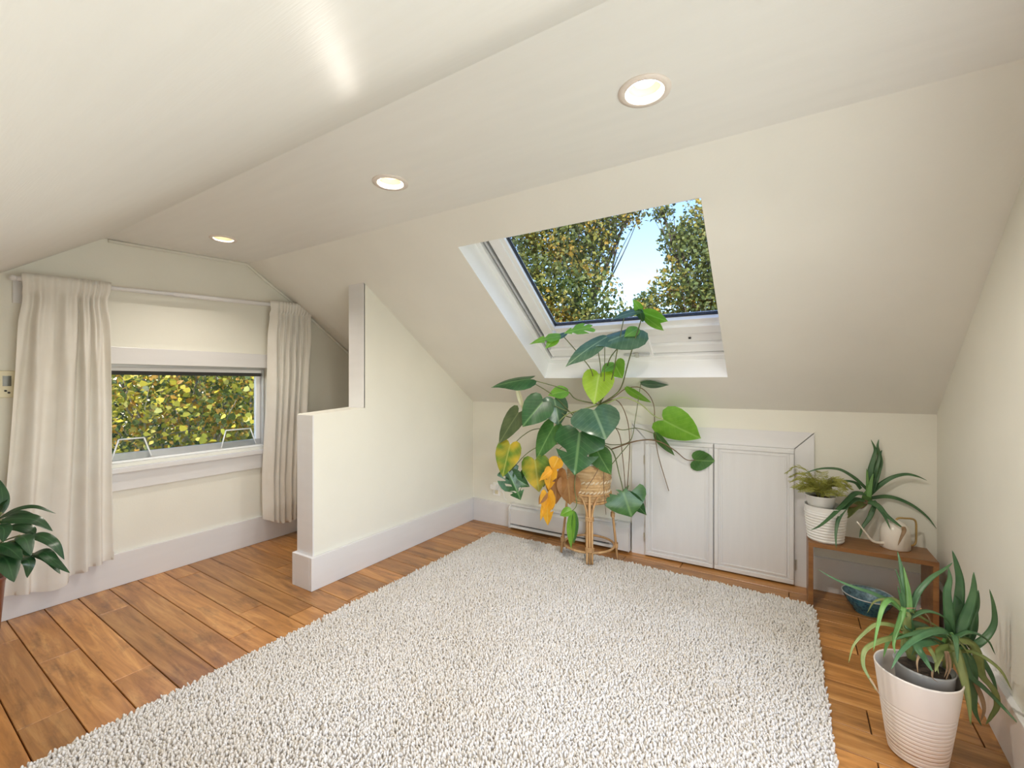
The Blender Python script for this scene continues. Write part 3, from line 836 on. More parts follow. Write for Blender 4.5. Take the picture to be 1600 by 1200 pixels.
# ================================================================== KNEE-WALL DOORS
CX0, CX1, DX0, DXM, DX1, DZ1, CZ = -0.973, 0.171, -0.871, -0.402, 0.069, 0.872, 0.977
tc_ = struct(empty('trim_4', (CX0, YK, 0)))
def tpart(mb, nm):
    o = mb.build(nm, 'trim_paint', tc_, False, 0.003); o.location = -Vector(tc_.location)
g = 0.0012
tpart(MB().prism([(CX0, 0.0), (DX0 - 0.004, 0.0), (DX0 - 0.004, DZ1 + 0.004 - g), (CX0, CZ - g)], 'y', YK - 0.020, YK), 'casing_board')
tpart(MB().prism([(DX1 + 0.004, 0.0), (CX1, 0.0), (CX1, CZ - g), (DX1 + 0.004, DZ1 + 0.004 - g)], 'y', YK - 0.020, YK), 'casing_board')
tpart(MB().prism([(DX0 - 0.004 + g, DZ1 + 0.004), (DX1 + 0.004 - g, DZ1 + 0.004), (CX1 - g, CZ), (CX0 + g, CZ)], 'y', YK - 0.020, YK), 'casing_board')
def cup_door(name, x0, x1, hinge_x):
    root = struct(empty(name, ((x0 + x1) / 2, YK - 0.02, 0.008)))
    zf, z1 = 0.010, DZ1
    yb_, yf = YK - 0.018, YK - 0.036
    def dp(mb, nm, mat='door_paint', bevel=0.002):
        o = mb.build(nm, mat, root, False, bevel); o.location = -Vector(root.location); return o
    dp(MB().box(x0, x1, yf, yb_, zf, z1), 'panel')
    m0, m1 = 0.0, 0.030
    for nm, a, b, c, d in (('moulding', x0, x1, z1 - m1, z1), ('moulding', x0, x1, zf, zf + m1), ('moulding', x0, x0 + m1, zf + m1, z1 - m1), ('moulding', x1 - m1, x1, zf + m1, z1 - m1)):
        dp(MB().box(a + 0.002, b - 0.002, yf - 0.009, yf, c + 0.0005, d - 0.0005), nm, 'door_paint', 0.004)
    q0, q1 = 0.040, 0.052
    for a, b, c, d in ((x0 + q0, x1 - q0, z1 - q1, z1 - q0), (x0 + q0, x1 - q0, zf + q0, zf + q1), (x0 + q0, x0 + q1, zf + q1, z1 - q1), (x1 - q1, x1 - q0, zf + q1, z1 - q1)):
        dp(MB().box(a, b, yf - 0.005, yf, c, d), 'bead', 'door_paint', 0.002)
    for hz in (0.135, 0.715):
        hg = dp(MB().tube([(hinge_x, yf + 0.004, hz - 0.032), (hinge_x, yf + 0.004, hz + 0.032)], 0.0055, 8), 'hinge', 'hinge_metal', 0)
        sgn = 1 if hinge_x > (x0 + x1) / 2 else -1
        lf = MB().box(hinge_x, hinge_x + sgn * 0.014, YK - 0.0235, YK - 0.020, hz - 0.032, hz + 0.032).build('hinge_leaf', 'hinge_metal', hg)
    return root
cup_door('door_1', DX0, DXM - 0.002, DX0 - 0.002)
cup_door('door_2', DXM + 0.002, DX1, DX1 + 0.002)

# ================================================================== RECESSED LAMPS
can_labels = ['small warm recessed downlight nearest the window wall', 'warm recessed downlight in the middle of the ceiling row',
              'large warm recessed downlight above the skylight end of the ceiling']
for i, (c, r) in enumerate(CANS):
    root = thing('recessed_light', can_labels[i], 'light', 'recessed downlights in the flat ceiling')
    seg = 48
    MB().lathe([(0.053, 0.004), (0.053, -0.003), (0.060, -0.007), (r, -0.005), (r + 0.001, 0.0), (r - 0.004, 0.003)], c, seg).build('trim_ring', 'can_trim', root, True)
    MB().lathe([(0.054, 0.0), (0.050, 0.012), (0.051, 0.014), (0.048, 0.026), (0.049, 0.028), (0.046, 0.042), (0.047, 0.044), (0.044, 0.06), (0.0, 0.062)], c, seg).build('reflector', 'can_reflector', root, True)
    MB().lathe([(0.0, 0.018), (0.018, 0.020), (0.032, 0.027), (0.037, 0.036), (0.030, 0.055), (0.0, 0.058)], c, 32).build('bulb', 'bulb_glow', root, True)
    settle(root, c)
    ld = bpy.data.lights.new('can_lamp', 'AREA')
    ld.shape = 'DISK'; ld.size = 0.07; ld.energy = CAN_POWER[i]; ld.spread = math.radians((128, 160, 172)[i]); ld.color = CAN_COLOR
    lo = bpy.data.objects.new('can_lamp', ld)
    lo.location = (0, 0, 0.014); lo.parent = root
    COL.objects.link(lo)

# ================================================================== RUG
RUG = [Vector((-2.085, 3.100, 0)), Vector((0.160, 3.052, 0)), Vector((0.150, 0.12, 0)), Vector((-2.150, 0.16, 0))]
def rug_outline(inset, n=10, rad=0.07):
    out = []
    c = (RUG[0] + RUG[1] + RUG[2] + RUG[3]) / 4
    m = len(RUG)
    for i in range(m):
        p = RUG[i]; a = (RUG[i - 1] - p).normalized(); b = (RUG[(i + 1) % m] - p).normalized()
        p = p + (a + b) * inset
        r = rad - inset if i in (1, 2) else 0.03
        for k in range(n + 1):
            t = k / n
            q = (p + a * r) * (1 - t) ** 2 + p * 2 * t * (1 - t) + (p + b * r) * t * t
            out.append((q.x, q.y))
    return out
rug = thing('shag_rug', 'cream white deep pile shag rug covering most of the wood floor', 'rug')
MB().prism(rug_outline(0.012), 'z', 0.0005, 0.012).build('backing', 'rug_backing', rug)
poly = np.array(rug_outline(0.0))
def inside(pts, poly):
    x, y = pts[:, 0], pts[:, 1]; r = np.zeros(len(pts), bool); n = len(poly); j = n - 1
    for i in range(n):
        xi, yi = poly[i]; xj, yj = poly[j]
        c = ((yi > y) != (yj > y)) & (x < (xj - xi) * (y - yi) / (yj - yi + 1e-12) + xi)
        r ^= c; j = i
    return r
sp_ = 0.0094
gx, gy = np.meshgrid(np.arange(-2.17, 0.18, sp_), np.arange(0.11, 3.11, sp_))
pts = np.stack([gx.ravel(), gy.ravel()], 1)
pts += rng.uniform(-0.45, 0.45, pts.shape) * sp_
pts = pts[inside(pts, poly)]
# footmarks where the pile lies flatter
def vnoise(p, s, seed):
    r = np.random.default_rng(seed); g = r.random((64, 64))
    q = (p * s) % 63; i = q.astype(int); f = q - i; f = f * f * (3 - 2 * f)
    a = g[i[:, 0], i[:, 1]]; b = g[i[:, 0] + 1, i[:, 1]]; c = g[i[:, 0], i[:, 1] + 1]; d = g[i[:, 0] + 1, i[:, 1] + 1]
    return (a * (1 - f[:, 0]) + b * f[:, 0]) * (1 - f[:, 1]) + (c * (1 - f[:, 0]) + d * f[:, 0]) * f[:, 1]
n_t = len(pts)
nn = vnoise(pts + 5, 3.0, 1) * 0.6 + vnoise(pts + 5, 9.0, 2) * 0.4
hgt = 0.014 + 0.009 * rng.random(n_t) + 0.006 * nn
ang = rng.uniform(0, 2 * math.pi, n_t) * 0.8 + vnoise(pts + 3, 2.5, 3) * 4.0
lean = 0.002 + 0.009 * rng.random(n_t)
rad = 0.0046 + 0.0022 * rng.random(n_t)
SEG = 4
lev = [(0.0, 0.85, 0.0), (0.70, 1.0, 0.6), (1.0, 0.45, 1.0)]
V = np.zeros((n_t, len(lev) * SEG, 3))
th0 = rng.uniform(0, 2 * math.pi, n_t)
for li, (hz, rr, ln) in enumerate(lev):
    for k in range(SEG):
        a = th0 + 2 * math.pi * k / SEG + li * 0.5
        V[:, li * SEG + k, 0] = pts[:, 0] + np.cos(ang) * lean * ln + np.cos(a) * rad * rr
        V[:, li * SEG + k, 1] = pts[:, 1] + np.sin(ang) * lean * ln + np.sin(a) * rad * rr
        V[:, li * SEG + k, 2] = 0.008 + hgt * hz
ft = []
for li in range(len(lev) - 1):
    for k in range(SEG):
        ft.append((li * SEG + k, li * SEG + (k + 1) % SEG, (li + 1) * SEG + (k + 1) % SEG, (li + 1) * SEG + k))
ft.append(tuple((len(lev) - 1) * SEG + k for k in range(SEG)))
Fq = (np.array(ft)[None] + (np.arange(n_t) * len(lev) * SEG)[:, None, None]).reshape(-1, 4)
def np_mesh(name, verts, quads, cols=None, mat=None, smooth=False):
    me = bpy.data.meshes.new(name)
    me.vertices.add(len(verts)); me.vertices.foreach_set('co', verts.astype(np.float32).ravel())
    k = quads.shape[1]
    me.loops.add(len(quads) * k); me.loops.foreach_set('vertex_index', quads.astype(np.int32).ravel())
    me.polygons.add(len(quads)); me.polygons.foreach_set('loop_start', np.arange(0, len(quads) * k, k, dtype=np.int32))
    if smooth: me.polygons.foreach_set('use_smooth', np.ones(len(quads), bool))
    me.update(calc_edges=True)
    if cols is not None:
        ca = me.color_attributes.new('Col', 'FLOAT_COLOR', 'POINT')
        c4 = np.ones((len(verts), 4), np.float32); c4[:, :3] = cols
        ca.data.foreach_set('color', c4.ravel())
    if mat: me.materials.append(MATS[mat])
    me.validate()
    return me
base_c = np.array([0.775, 0.75, 0.728])[None] * (0.93 + 0.10 * rng.random((n_t, 1)))
base_c = base_c * (1 + (rng.random((n_t, 1)) < 0.10) * np.array([[-0.06, -0.09, -0.15]]))
pc = np.repeat(base_c[:, None, :], len(lev) * SEG, 1).reshape(-1, 3)
me = np_mesh('pile', V.reshape(-1, 3), Fq, np.clip(pc, 0, 1), 'rug_pile', True)
po = bpy.data.objects.new('pile', me); COL.objects.link(po); po.parent = rug; po['kind'] = 'stuff'

# ================================================================== CURTAINS AND ROD
RODX = XW + 0.095
rz = lambda y: 1.862 + (y - 0.6) * 0.047
rod = thing('curtain_rod', 'white curtain rod on brackets above the low window', 'curtain rod')
MB().tube([(RODX, 0.615, rz(0.615)), (RODX, 1.35, rz(1.35))], 0.013, 12).build('pole', 'trim_paint', rod, True)
MB().tube([(RODX, 1.33, rz(1.33)), (RODX, 2.375, rz(2.375))], 0.0155, 12).build('pole', 'trim_paint', rod, True)
MB().lathe([(0.0, -0.016), (0.010, -0.013), (0.016, 0.0), (0.010, 0.013), (0.0, 0.016)], (RODX, 0.603, rz(0.6)), 14).build('finial', 'trim_paint', rod, True)
MB().lathe([(0.0, -0.014), (0.010, -0.011), (0.015, 0.0), (0.010, 0.011), (0.0, 0.014)], (RODX, 2.382, rz(2.38)), 14).build('finial', 'trim_paint', rod, True)
for y in (0.64, 2.345):
    MB().tube([(XW + 0.004, y, rz(y)), (RODX, y, rz(y)), (RODX + 0.015, y, rz(y) + 0.012)], 0.007, 8).build('bracket', 'trim_paint', rod, True)
MB().box(XW, XW + 0.018, 0.615, 0.70, rz(0.62) - 0.125, rz(0.62) + 0.01).build('mounting_block', 'trim_paint', rod, False, 0.002)
settle(rod, (XW, 1.49, 1.88))

def curtain(name, label, ytop, ybot, zt, hem, folds, seed, amp=0.030, spread=None):
    r = random.Random(seed)
    nu, nv = 150, 70
    ph = [r.uniform(0, 6.28) for _ in range(6)]
    v = []; f = []
    for j in range(nv + 1):
        t = j / nv
        for i in range(nu + 1):
            s = i / nu
            top = zt(s); bot = hem(s)
            z = top + (bot - top) * t
            y_t = ytop[0] + (ytop[1] - ytop[0]) * s
            y_b = ybot[0] + (ybot[1] - ybot[0]) * s
            pinch = math.exp(-((t - 0.075) / 0.05) ** 2)
            e = min(1, t * 1.25)
            y = y_t + (y_b - y_t) * (e ** 1.3)
            mid = (ytop[0] + ytop[1]) / 2
            y += (mid - y) * 0.07 * pinch
            # fold pattern: tight gathers at the head opening into a few broad folds
            wv = s + 0.075 * math.sin(2 * math.pi * s * 1.0 + ph[0]) + 0.03 * math.sin(11 * s + ph[4]) + 0.02 * math.sin(5 * s + t * 2 + ph[3])
            head = math.sin(2 * math.pi * wv * folds * 2.1 + ph[1])
            body = math.sin(2 * math.pi * wv * folds + ph[2] + 0.35 * math.sin(3 * t + ph[4]))
            body = math.copysign(abs(body) ** 0.85, body) * (0.55 + 0.45 * math.sin(7 * s + ph[5]) ** 2)
            k = max(0.0, 1 - t / 0.30)
            x = RODX + amp * (0.50 * head * k ** 0.7 + (0.95 + 0.25 * t) * body * (1 - 0.75 * k))
            x += 0.008 * math.sin(9 * t + 4 * s + ph[5]) * t
            near = max(0.0, 1 - abs(z - (top - 0.030)) / 0.055)
            x = max(x, RODX + 0.0175 + amp * 0.30 * (head + 1) * near) if near > 0 else x
            x = max(x, XW + 0.050 if 0.68 < z < 0.80 else XW + 0.030)
            y += 0.011 * body * math.cos(3 * t + ph[1]) * min(1, 3 * t)
            v.append((x, y, z))
    for j in range(nv):
        for i in range(nu):
            a = j * (nu + 1) + i
            f.append((a, a + 1, a + nu + 2, a + nu + 1))
    root = thing(name, label, 'curtain', 'linen curtains at the low window')
    p = MB(); p.add(v, f)
    o = p.build('drape', 'linen', root, True)
    sd = o.modifiers.new('thickness', 'SOLIDIFY'); sd.thickness = 0.0015
    # stitched hem
    hv = []; hf = []
    for i in range(nu + 1):
        a = Vector(v[nv * (nu + 1) + i]); b = Vector(v[(nv - 2) * (nu + 1) + i])
        hv += [a + Vector((0.0025, 0, 0)), b + Vector((0.0025, 0, 0))]
    for i in range(nu): hf.append((2 * i, 2 * i + 2, 2 * i + 3, 2 * i + 1))
    p = MB(); p.add(hv, hf)
    p.build('hem', 'linen', root, True)
    settle(root, (RODX, (ytop[0] + ytop[1]) / 2, 0.1))
curtain('linen_curtain', 'wide cream linen curtain at the thermostat side of the window', (0.628, 1.005), (0.565, 1.015),
        lambda s: rz(0.63 + 0.37 * s) + 0.030, lambda s: 0.150 - 0.055 * math.exp(-((s - 0.42) / 0.22) ** 2) + 0.055 * s, 4.3, 3)
curtain('linen_curtain', 'narrow gathered cream linen curtain beside the stepped partition', (1.985, 2.365), (1.945, 2.27),
        lambda s: rz(2.0 + 0.36 * s) + 0.030, lambda s: 0.205 - 0.075 * math.sin(min(1, s * 1.4) * math.pi * 0.6), 5.2, 11, 0.026)

# ================================================================== THERMOSTAT
th = thing('wall_thermostat', 'cream wall thermostat with small dark display beside the curtain', 'thermostat')
MB().box(XW, XW + 0.022, 0.515, 0.628, 1.215, 1.362).build('housing', 'plastic_cream', th, False, 0.004)
MB().box(XW + 0.022, XW + 0.0235, 0.577, 0.609, 1.278, 1.334).build('display', 'lcd', th)
for y, z in ((0.588, 1.252), (0.600, 1.242)):
    MB().tube([(XW + 0.022, y, z), (XW + 0.026, y, z)], 0.0052, 12).build('button', 'matte_black', th)
settle(th, (XW, 0.57, 1.215))

# ================================================================== BASEBOARD HEATER, OUTLET
ht = thing('baseboard_heater', 'white electric baseboard heater along the knee wall behind the rattan stand', 'heater')
hx0, hx1 = -2.05, -0.985
MB().box(hx0, hx1, YK - 0.022, YK - 0.001, 0.02, 0.222).build('back_plate', 'heater_enamel', ht, False, 0.002)
MB().prism([(YK - 0.072, 0.055), (YK - 0.062, 0.055), (YK - 0.060, 0.178), (YK - 0.030, 0.198), (YK - 0.034, 0.205), (YK - 0.070, 0.184)], 'x', hx0 + 0.012, hx1 - 0.10).build('front_cover', 'heater_enamel', ht, False, 0.002)
MB().box(hx0 + 0.10, hx1 - 0.16, YK - 0.0345, YK - 0.022, 0.199, 0.211).build('louver', 'grey_gasket', ht)
MB().box(hx0 + 0.012, hx1 - 0.10, YK - 0.052, YK - 0.022, 0.208, 0.222).build('top_lip', 'heater_enamel', ht, False, 0.002)
MB().prism([(YK - 0.075, 0.022), (YK - 0.022, 0.022), (YK - 0.022, 0.052), (YK - 0.068, 0.040)], 'x', hx0 + 0.012, hx1 - 0.10).build('lower_rail', 'heater_enamel', ht, False, 0.002)
MB().box(hx0 + 0.10, hx1 - 0.16, YK - 0.064, YK - 0.024, 0.046, 0.060).build('intake_slot', 'matte_black', ht)
endp = [(YK - 0.078, 0.018), (YK - 0.001, 0.018), (YK - 0.001, 0.224), (YK - 0.040, 0.222), (YK - 0.078, 0.188)]
MB().prism(endp, 'x', hx0, hx0 + 0.012).build('end_cap', 'heater_enamel', ht, False, 0.003)
MB().prism(endp, 'x', hx1 - 0.10, hx1).build('end_cap', 'heater_enamel', ht, False, 0.004)
settle(ht, ((hx0 + hx1) / 2, YK, 0))

oc = at(776, 764, y=YK - 0.004)
ot = thing('wall_outlet', 'white wall outlet plate low in the knee wall corner', 'outlet')
MB().box(oc.x - 0.037, oc.x + 0.037, YK - 0.007, YK, oc.z - 0.058, oc.z + 0.058).build('plate', 'plastic_white', ot, False, 0.003)
MB().box(oc.x - 0.017, oc.x + 0.017, YK - 0.010, YK - 0.007, oc.z - 0.045, oc.z - 0.010).build('socket', 'plastic_cream', ot, False, 0.003)
settle(ot, (oc.x, YK, oc.z - 0.058))
pa = thing('plug_adapter', 'white plug adapter in the outlet with a thin white cord', 'adapter')
MB().box(oc.x - 0.036, oc.x + 0.030, YK - 0.060, YK - 0.0105, oc.z + 0.004, oc.z + 0.048).build('body', 'plastic_white', pa, False, 0.006)
MB().tube(spline([(oc.x + 0.03, YK - 0.03, oc.z + 0.02), (oc.x + 0.075, YK - 0.012, oc.z - 0.02), (oc.x + 0.09, YK - 0.010, oc.z - 0.07), (oc.x + 0.115, YK - 0.012, 0.235)], 6), 0.0028, 6).build('cord', 'plastic_white', pa, True)
settle(pa, (oc.x, YK, oc.z))

# ================================================================== PLANT HELPERS
def wall_guard(p, m=0.012):
    """keep a foliage point in front of the walls, the slope and above the floor"""
    p = Vector(p)
    for _ in range(40):
        bad = p.y > YK - m or p.x > xr(p.y) - m
        if SX0 + 0.02 < p.x < SX1 - 0.02 and SY0 < p.y < SY1 + 0.2:
            lim = slope_z(p.y) + 0.12
            if p.y > SY1 - 0.04 and p.z < slope_z(SY1): lim = slope_z(p.y) - m
        else: lim = slope_z(p.y) - 0.02
        if p.y > YB and p.z > lim: bad = True
        if not bad: break
        p = CAMP + (p - CAMP) * 0.985
    p.z = max(p.z, 0.012)
    return p

def push(p):
    """nudge a leaf vertex off the knee wall, the doors and the slope"""
    if p.y > YB:
        inwell = SX0 + 0.01 < p.x < SX1 - 0.01 and SY0 < p.y < SY1 + 0.1
        lim = slope_z(p.y) + (0.13 if inwell and p.z > slope_z(SY1) + 0.01 else -0.012)
        if p.z > lim: p = p - Vector((0, SL, 1)).normalized() * ((p.z - lim) * 0.83)
    p.y = min(p.y, YK - 0.05)
    return p

HEART = [(0.0, 0.0), (-0.10, 0.10), (-0.155, 0.24), (-0.11, 0.40), (0.02, 0.50), (0.18, 0.53), (0.36, 0.50), (0.55, 0.40), (0.73, 0.27), (0.88, 0.12), (1.0, 0.0)]
OVATE = [(0.0, 0.0), (-0.02, 0.10), (0.02, 0.22), (0.10, 0.33), (0.22, 0.43), (0.36, 0.47), (0.50, 0.45), (0.65, 0.36), (0.79, 0.23), (0.91, 0.09), (1.0, 0.0)]

def leaf_mesh(base, tip, width, roll=0.0, fold=0.15, curl=0.15, droop=0.10, outline=HEART, split=0, seed=0, holes=False):
    """blade from base to tip; roll 0 faces the viewer side of the room"""
    r = random.Random(seed)
    base = Vector(base); tip = Vector(tip)
    T = (tip - base); L = T.length; T.normalize()
    nv = (CAMP - (base + tip) / 2).normalized()
    nrm = (nv - T * nv.dot(T)).normalized()
    nrm = Matrix.Rotation(math.radians(roll), 3, T) @ nrm
    B = T.cross(nrm)
    S_, M = 30, 5
    prof = []
    for i in range(S_ + 1):
        t = i / S_ * (len(outline) - 1); k = min(int(t), len(outline) - 2); f = t - k
        a, b = outline[k], outline[k + 1]
        prof.append((a[0] + (b[0] - a[0]) * f, a[1] + (b[1] - a[1]) * f))
    ph = r.uniform(0, 6)
    m = MB(); m.uv = []
    def pos(l, w, e):
        wv = 0.02 * math.sin(7 * l + ph + 3 * w) * e * width
        h = fold * abs(w) * width - droop * (w * w) * width * 2 - curl * L * (l * l) + wv
        return push(base + T * (l * L * (1 - 0.12 * abs(curl) * l)) + B * (w * width) + nrm * h)
    for side in (1, -1):
        k0 = len(m.v)
        for i, (lo, wo) in enumerate(prof):
            sm = max(0.0, min(1.0, (i / S_ - 0.02) / 0.98))
            lm = sm
            cut = 1.0
            if split and 4 < i < S_ - 3:
                c = math.sin((i + (1 if side > 0 else 0)) / S_ * math.pi * 2 * split)
                if c > 0.90: cut = 0.38 + 0.15 * r.random()
            for j in range(M + 1):
                e = j / M * cut
                l = lm + (lo - lm) * e; w = side * wo * e
                m.v.append(tuple(pos(l, w, e))); m.uv.append((l, w))
        for i in range(S_):
            for j in range(M):
                if holes and j in (1, 2) and i % 6 in (2, 3) and 6 < i < S_ - 5: continue
                a = k0 + i * (M + 1) + j
                q = (a, a + 1, a + M + 2, a + M + 1)
                m.f.append(q if side > 0 else q[::-1])
    return m

def strap(path, width, thick=0.35, prof=None, seg=6, up=None, n=6):
    """tapering fleshy leaf: half-round below, slightly hollow above"""
    pts = spline(path, n); N_ = len(pts)
    m = MB()
    prof = prof or (lambda t: (1 - t) ** 0.62 * (0.75 + 0.25 * min(1, t * 5)))
    ring = []
    u_prev = None
    for i, p in enumerate(pts):
        a = pts[max(0, i - 1)]; b = pts[min(N_ - 1, i + 1)]
        T = (b - a).normalized()
        side = T.cross(up if up is not None else Vector((0, 0, 1)))
        if side.length < 0.2 and u_prev is not None: side = u_prev
        if side.length < 1e-3: side = T.orthogonal()
        side.normalize()
        if u_prev is not None and side.dot(u_prev) < 0: side = -side
        u_prev = side
        nr = side.cross(T).normalized()
        w = width * 0.5 * max(0.03, prof(i / (N_ - 1)))
        th = w * thick * 2
        for (c, s_) in ((1, 0.25), (0.45, -0.02), (-0.45, -0.02), (-1, 0.25), (-0.62, -0.55), (0, -0.9), (0.62, -0.55)):
            m.v.append(tuple(p + side * (c * w) + nr * (s_ * th)))
    K = 7
    for i in range(N_ - 1):
        for k in range(K):
            m.f.append((i * K + k, i * K + (k + 1) % K, (i + 1) * K + (k + 1) % K, (i + 1) * K + k))
    m.f.append(tuple(range(K - 1, -1, -1))); m.f.append(tuple((N_ - 1) * K + k for k in range(K)))
    return m

def blade(path, width, shape=None, fold=0.25, up=None, n=7):
    """thin arching leaf blade following a path"""
    pts = spline(path, n); N_ = len(pts); m = MB(); m.uv = []
    shape = shape or (lambda t: math.sin(math.pi * min(1, t ** 0.75)) ** 0.8)
    prev = None
    for i, p in enumerate(pts):
        T = (pts[min(N_ - 1, i + 1)] - pts[max(0, i - 1)]).normalized()
        side = T.cross(up if up is not None else Vector((0, 0, 1)))
        if side.length < 0.25:
            side = prev if prev is not None else T.orthogonal()
        side.normalize()
        if prev is not None and side.dot(prev) < 0: side = -side
        prev = side; nr = side.cross(T).normalized()
        t = i / (N_ - 1); w = width * 0.5 * max(0.02, shape(t))
        for c in (-1, -0.5, 0, 0.5, 1):
            m.v.append(tuple(p + side * (c * w) + nr * (fold * abs(c) * w - 0.25 * c * c * w))); m.uv.append((t, c * 0.4))
    for i in range(N_ - 1):
        for k in range(4):
            m.f.append((i * 5 + k, i * 5 + k + 1, (i + 1) * 5 + k + 1, (i + 1) * 5 + k))
    return m

# ================================================================== RATTAN STAND
SCX, SCY = -1.215, 3.065
st = thing('rattan_plant_stand', 'light brown rattan plant stand with arched cane legs holding the basket', 'plant stand')
RZ = 0.495
MB().torus((SCX, SCY, RZ), 0.150, 0.0085, 40, 8).build('top_ring', 'rattan', st, True)
MB().torus((SCX, SCY, RZ - 0.060), 0.138, 0.007, 40, 8).build('seat_ring', 'rattan', st, True)
MB().torus((SCX, SCY, 0.105), 0.182, 0.0085, 40, 8).build('lower_ring', 'rattan', st, True)
MB().lathe([(0.0, -0.004), (0.139, -0.004), (0.139, 0.004), (0.0, 0.004)], (SCX, SCY, RZ - 0.066), 32).build('seat_disc', 'rattan', st, True)
front = math.atan2(-SCY, -SCX) + 0.02
for q in range(4):
    a = front + q * math.pi / 2
    d = Vector((math.cos(a), math.sin(a), 0)); s = Vector((-d.y, d.x, 0)); c = Vector((SCX, SCY, 0))
    zfoot = 0.034 if (c + d * 0.2).y < 3.09 else 0.002
    foot = c + d * 0.205 + Vector((0, 0, zfoot)); top = c + d * 0.154 + Vector((0, 0, RZ))
    dirv = (top - foot)
    leg = MB().tube([foot, foot + dirv * 0.5, top + Vector((0, 0, 0.006))], 0.0095, 8).build('leg', 'rattan', st, True)
    for sg in (-1, 1):
        pth = [foot + s * sg * 0.0185 - d * 0.002, foot + dirv * 0.40 + s * sg * 0.018, foot + dirv * 0.70 + s * sg * 0.018, foot + dirv * 0.84 + s * sg * 0.030 - d * 0.002]
        a2 = a + sg * 0.52
        pth.append(Vector((SCX + 0.150 * math.cos(a + sg * 0.36), SCY + 0.150 * math.sin(a + sg * 0.36), RZ - 0.020)))
        pth.append(Vector((SCX + 0.150 * math.cos(a2), SCY + 0.150 * math.sin(a2), RZ - 0.012)))
        MB().tube(spline(pth, 6), 0.0075, 7).build('cane', 'rattan', leg, True)
    for fz in (0.66, 0.21):
        p = foot + dirv * fz
        mb = MB()
        for k in range(4):
            pp = p + Vector((0, 0, (k - 1.5) * 0.008))
            mb.tube([pp + s * (0.028 * math.cos(t * 2 * math.pi / 14)) + d * (0.0125 * math.sin(t * 2 * math.pi / 14)) for t in range(15)], 0.0038, 5)
        mb.build('binding', 'rattan', leg, True)
settle(st, (SCX, SCY, 0))

# ---- basket
bk = thing('wicker_basket', 'round woven wicker basket planter with pale braided bands on the rattan stand', 'basket')
bz0, bz1 = RZ - 0.058, 0.700
prof = []
nrow = 12
for i in range(nrow * 4 + 1):
    t = i / (nrow * 4)
    r0 = 0.128 + 0.030 * min(1, t * 1.6) ** 0.7 - 0.006 * max(0, t - 0.6)
    prof.append((r0 + 0.0060 * abs(math.sin(math.pi * nrow * t)), bz0 + (bz1 - bz0) * t))
prof = [(0.0, bz0)] + prof + [(0.146, bz1), (0.142, bz1 - 0.06), (0.0, bz1 - 0.06)]
MB().lathe(prof, (SCX, SCY, 0), 56).build('weave', 'wicker', bk, True)
for zc, n in ((bz0 + 0.148, 30), (bz0 + 0.075, 34)):
    for k in range(n):
        a = 2 * math.pi * k / n
        t = (zc - bz0) / (bz1 - bz0)
        r0 = 0.128 + 0.030 * min(1, t * 1.6) ** 0.7 - 0.006 * max(0, t - 0.6) + 0.0045
        pp = [Vector((SCX + r0 * math.cos(a + da), SCY + r0 * math.sin(a + da), zc + dz)) for da, dz in ((-0.09, -0.010), (0, 0.0), (0.09, 0.010))]
        mb = MB().tube(pp, [0.003, 0.0066, 0.003], 6)
        if k == 0 or True: mb.build('braid', 'wicker_pale', bk, True)
MB().torus((SCX, SCY, bz1), 0.152, 0.007, 48, 8).build('rim', 'wicker', bk, True)
MB().lathe([(0.140, bz1 - 0.045), (0.143, bz1 + 0.012), (0.147, bz1 + 0.018), (0.150, bz1 + 0.010), (0.149, bz1)], (SCX, SCY, 0), 40).build('cloth_liner', 'liner_cloth', bk, True)
MB().lathe([(0.0, bz1 - 0.018), (0.07, bz1 - 0.014), (0.141, bz1 - 0.020)], (SCX, SCY, 0), 30).build('potting_soil', 'soil', bk, True)
settle(bk, (SCX, SCY, bz0))

# ================================================================== MONSTERA
ms = thing('monstera_plant', 'tall sprawling monstera with split, lime, yellow and brown leaves in the wicker basket', 'plant')
DC = 3.22
def Q(px, py, off=0.0): return wall_guard(P(px, py, DC + off))
crown = Vector((SCX + 0.02, SCY, 0.70))
def stem(pts, r0, r1, mat='petiole', n=6):
    pp = [Vector(p) for p in spline(pts, n)]
    rr = [r0 + (r1 - r0) * i / (len(pp) - 1) for i in range(len(pp))]
    return MB().tube(pp, rr, 7).build('stem', mat, ms, True)
T0 = Q(930, 722); T1 = Q(934, 690, -0.03); T2 = Q(935, 652, -0.06); T3 = Q(937, 632, -0.08)
MB().tube(spline([Vector((SCX + 0.03, SCY - 0.01, 0.685)), T0, T1, T2, T3], 6), 0.012, 8).build('trunk', 'petiole_brown', ms, True)
MB().tube(spline([Vector((SCX + 0.05, SCY + 0.0, 0.685)), Q(938, 715), Q(941, 690, 0.0), T2], 6), 0.008, 8).build('trunk', 'petiole_brown', ms, True)

def lf(b, t, wpx, mat, roll=0, ob=0.0, ot=0.0, **kw):
    base = Q(b[0], b[1], ob); tip = Q(t[0], t[1], ot)
    d = (base - CAMP).dot(FW)
    o = leaf_mesh(base, tip, wpx / FPX * d, roll, seed=len(ms.children), **kw).build('leaf', mat, ms, True)
    return o
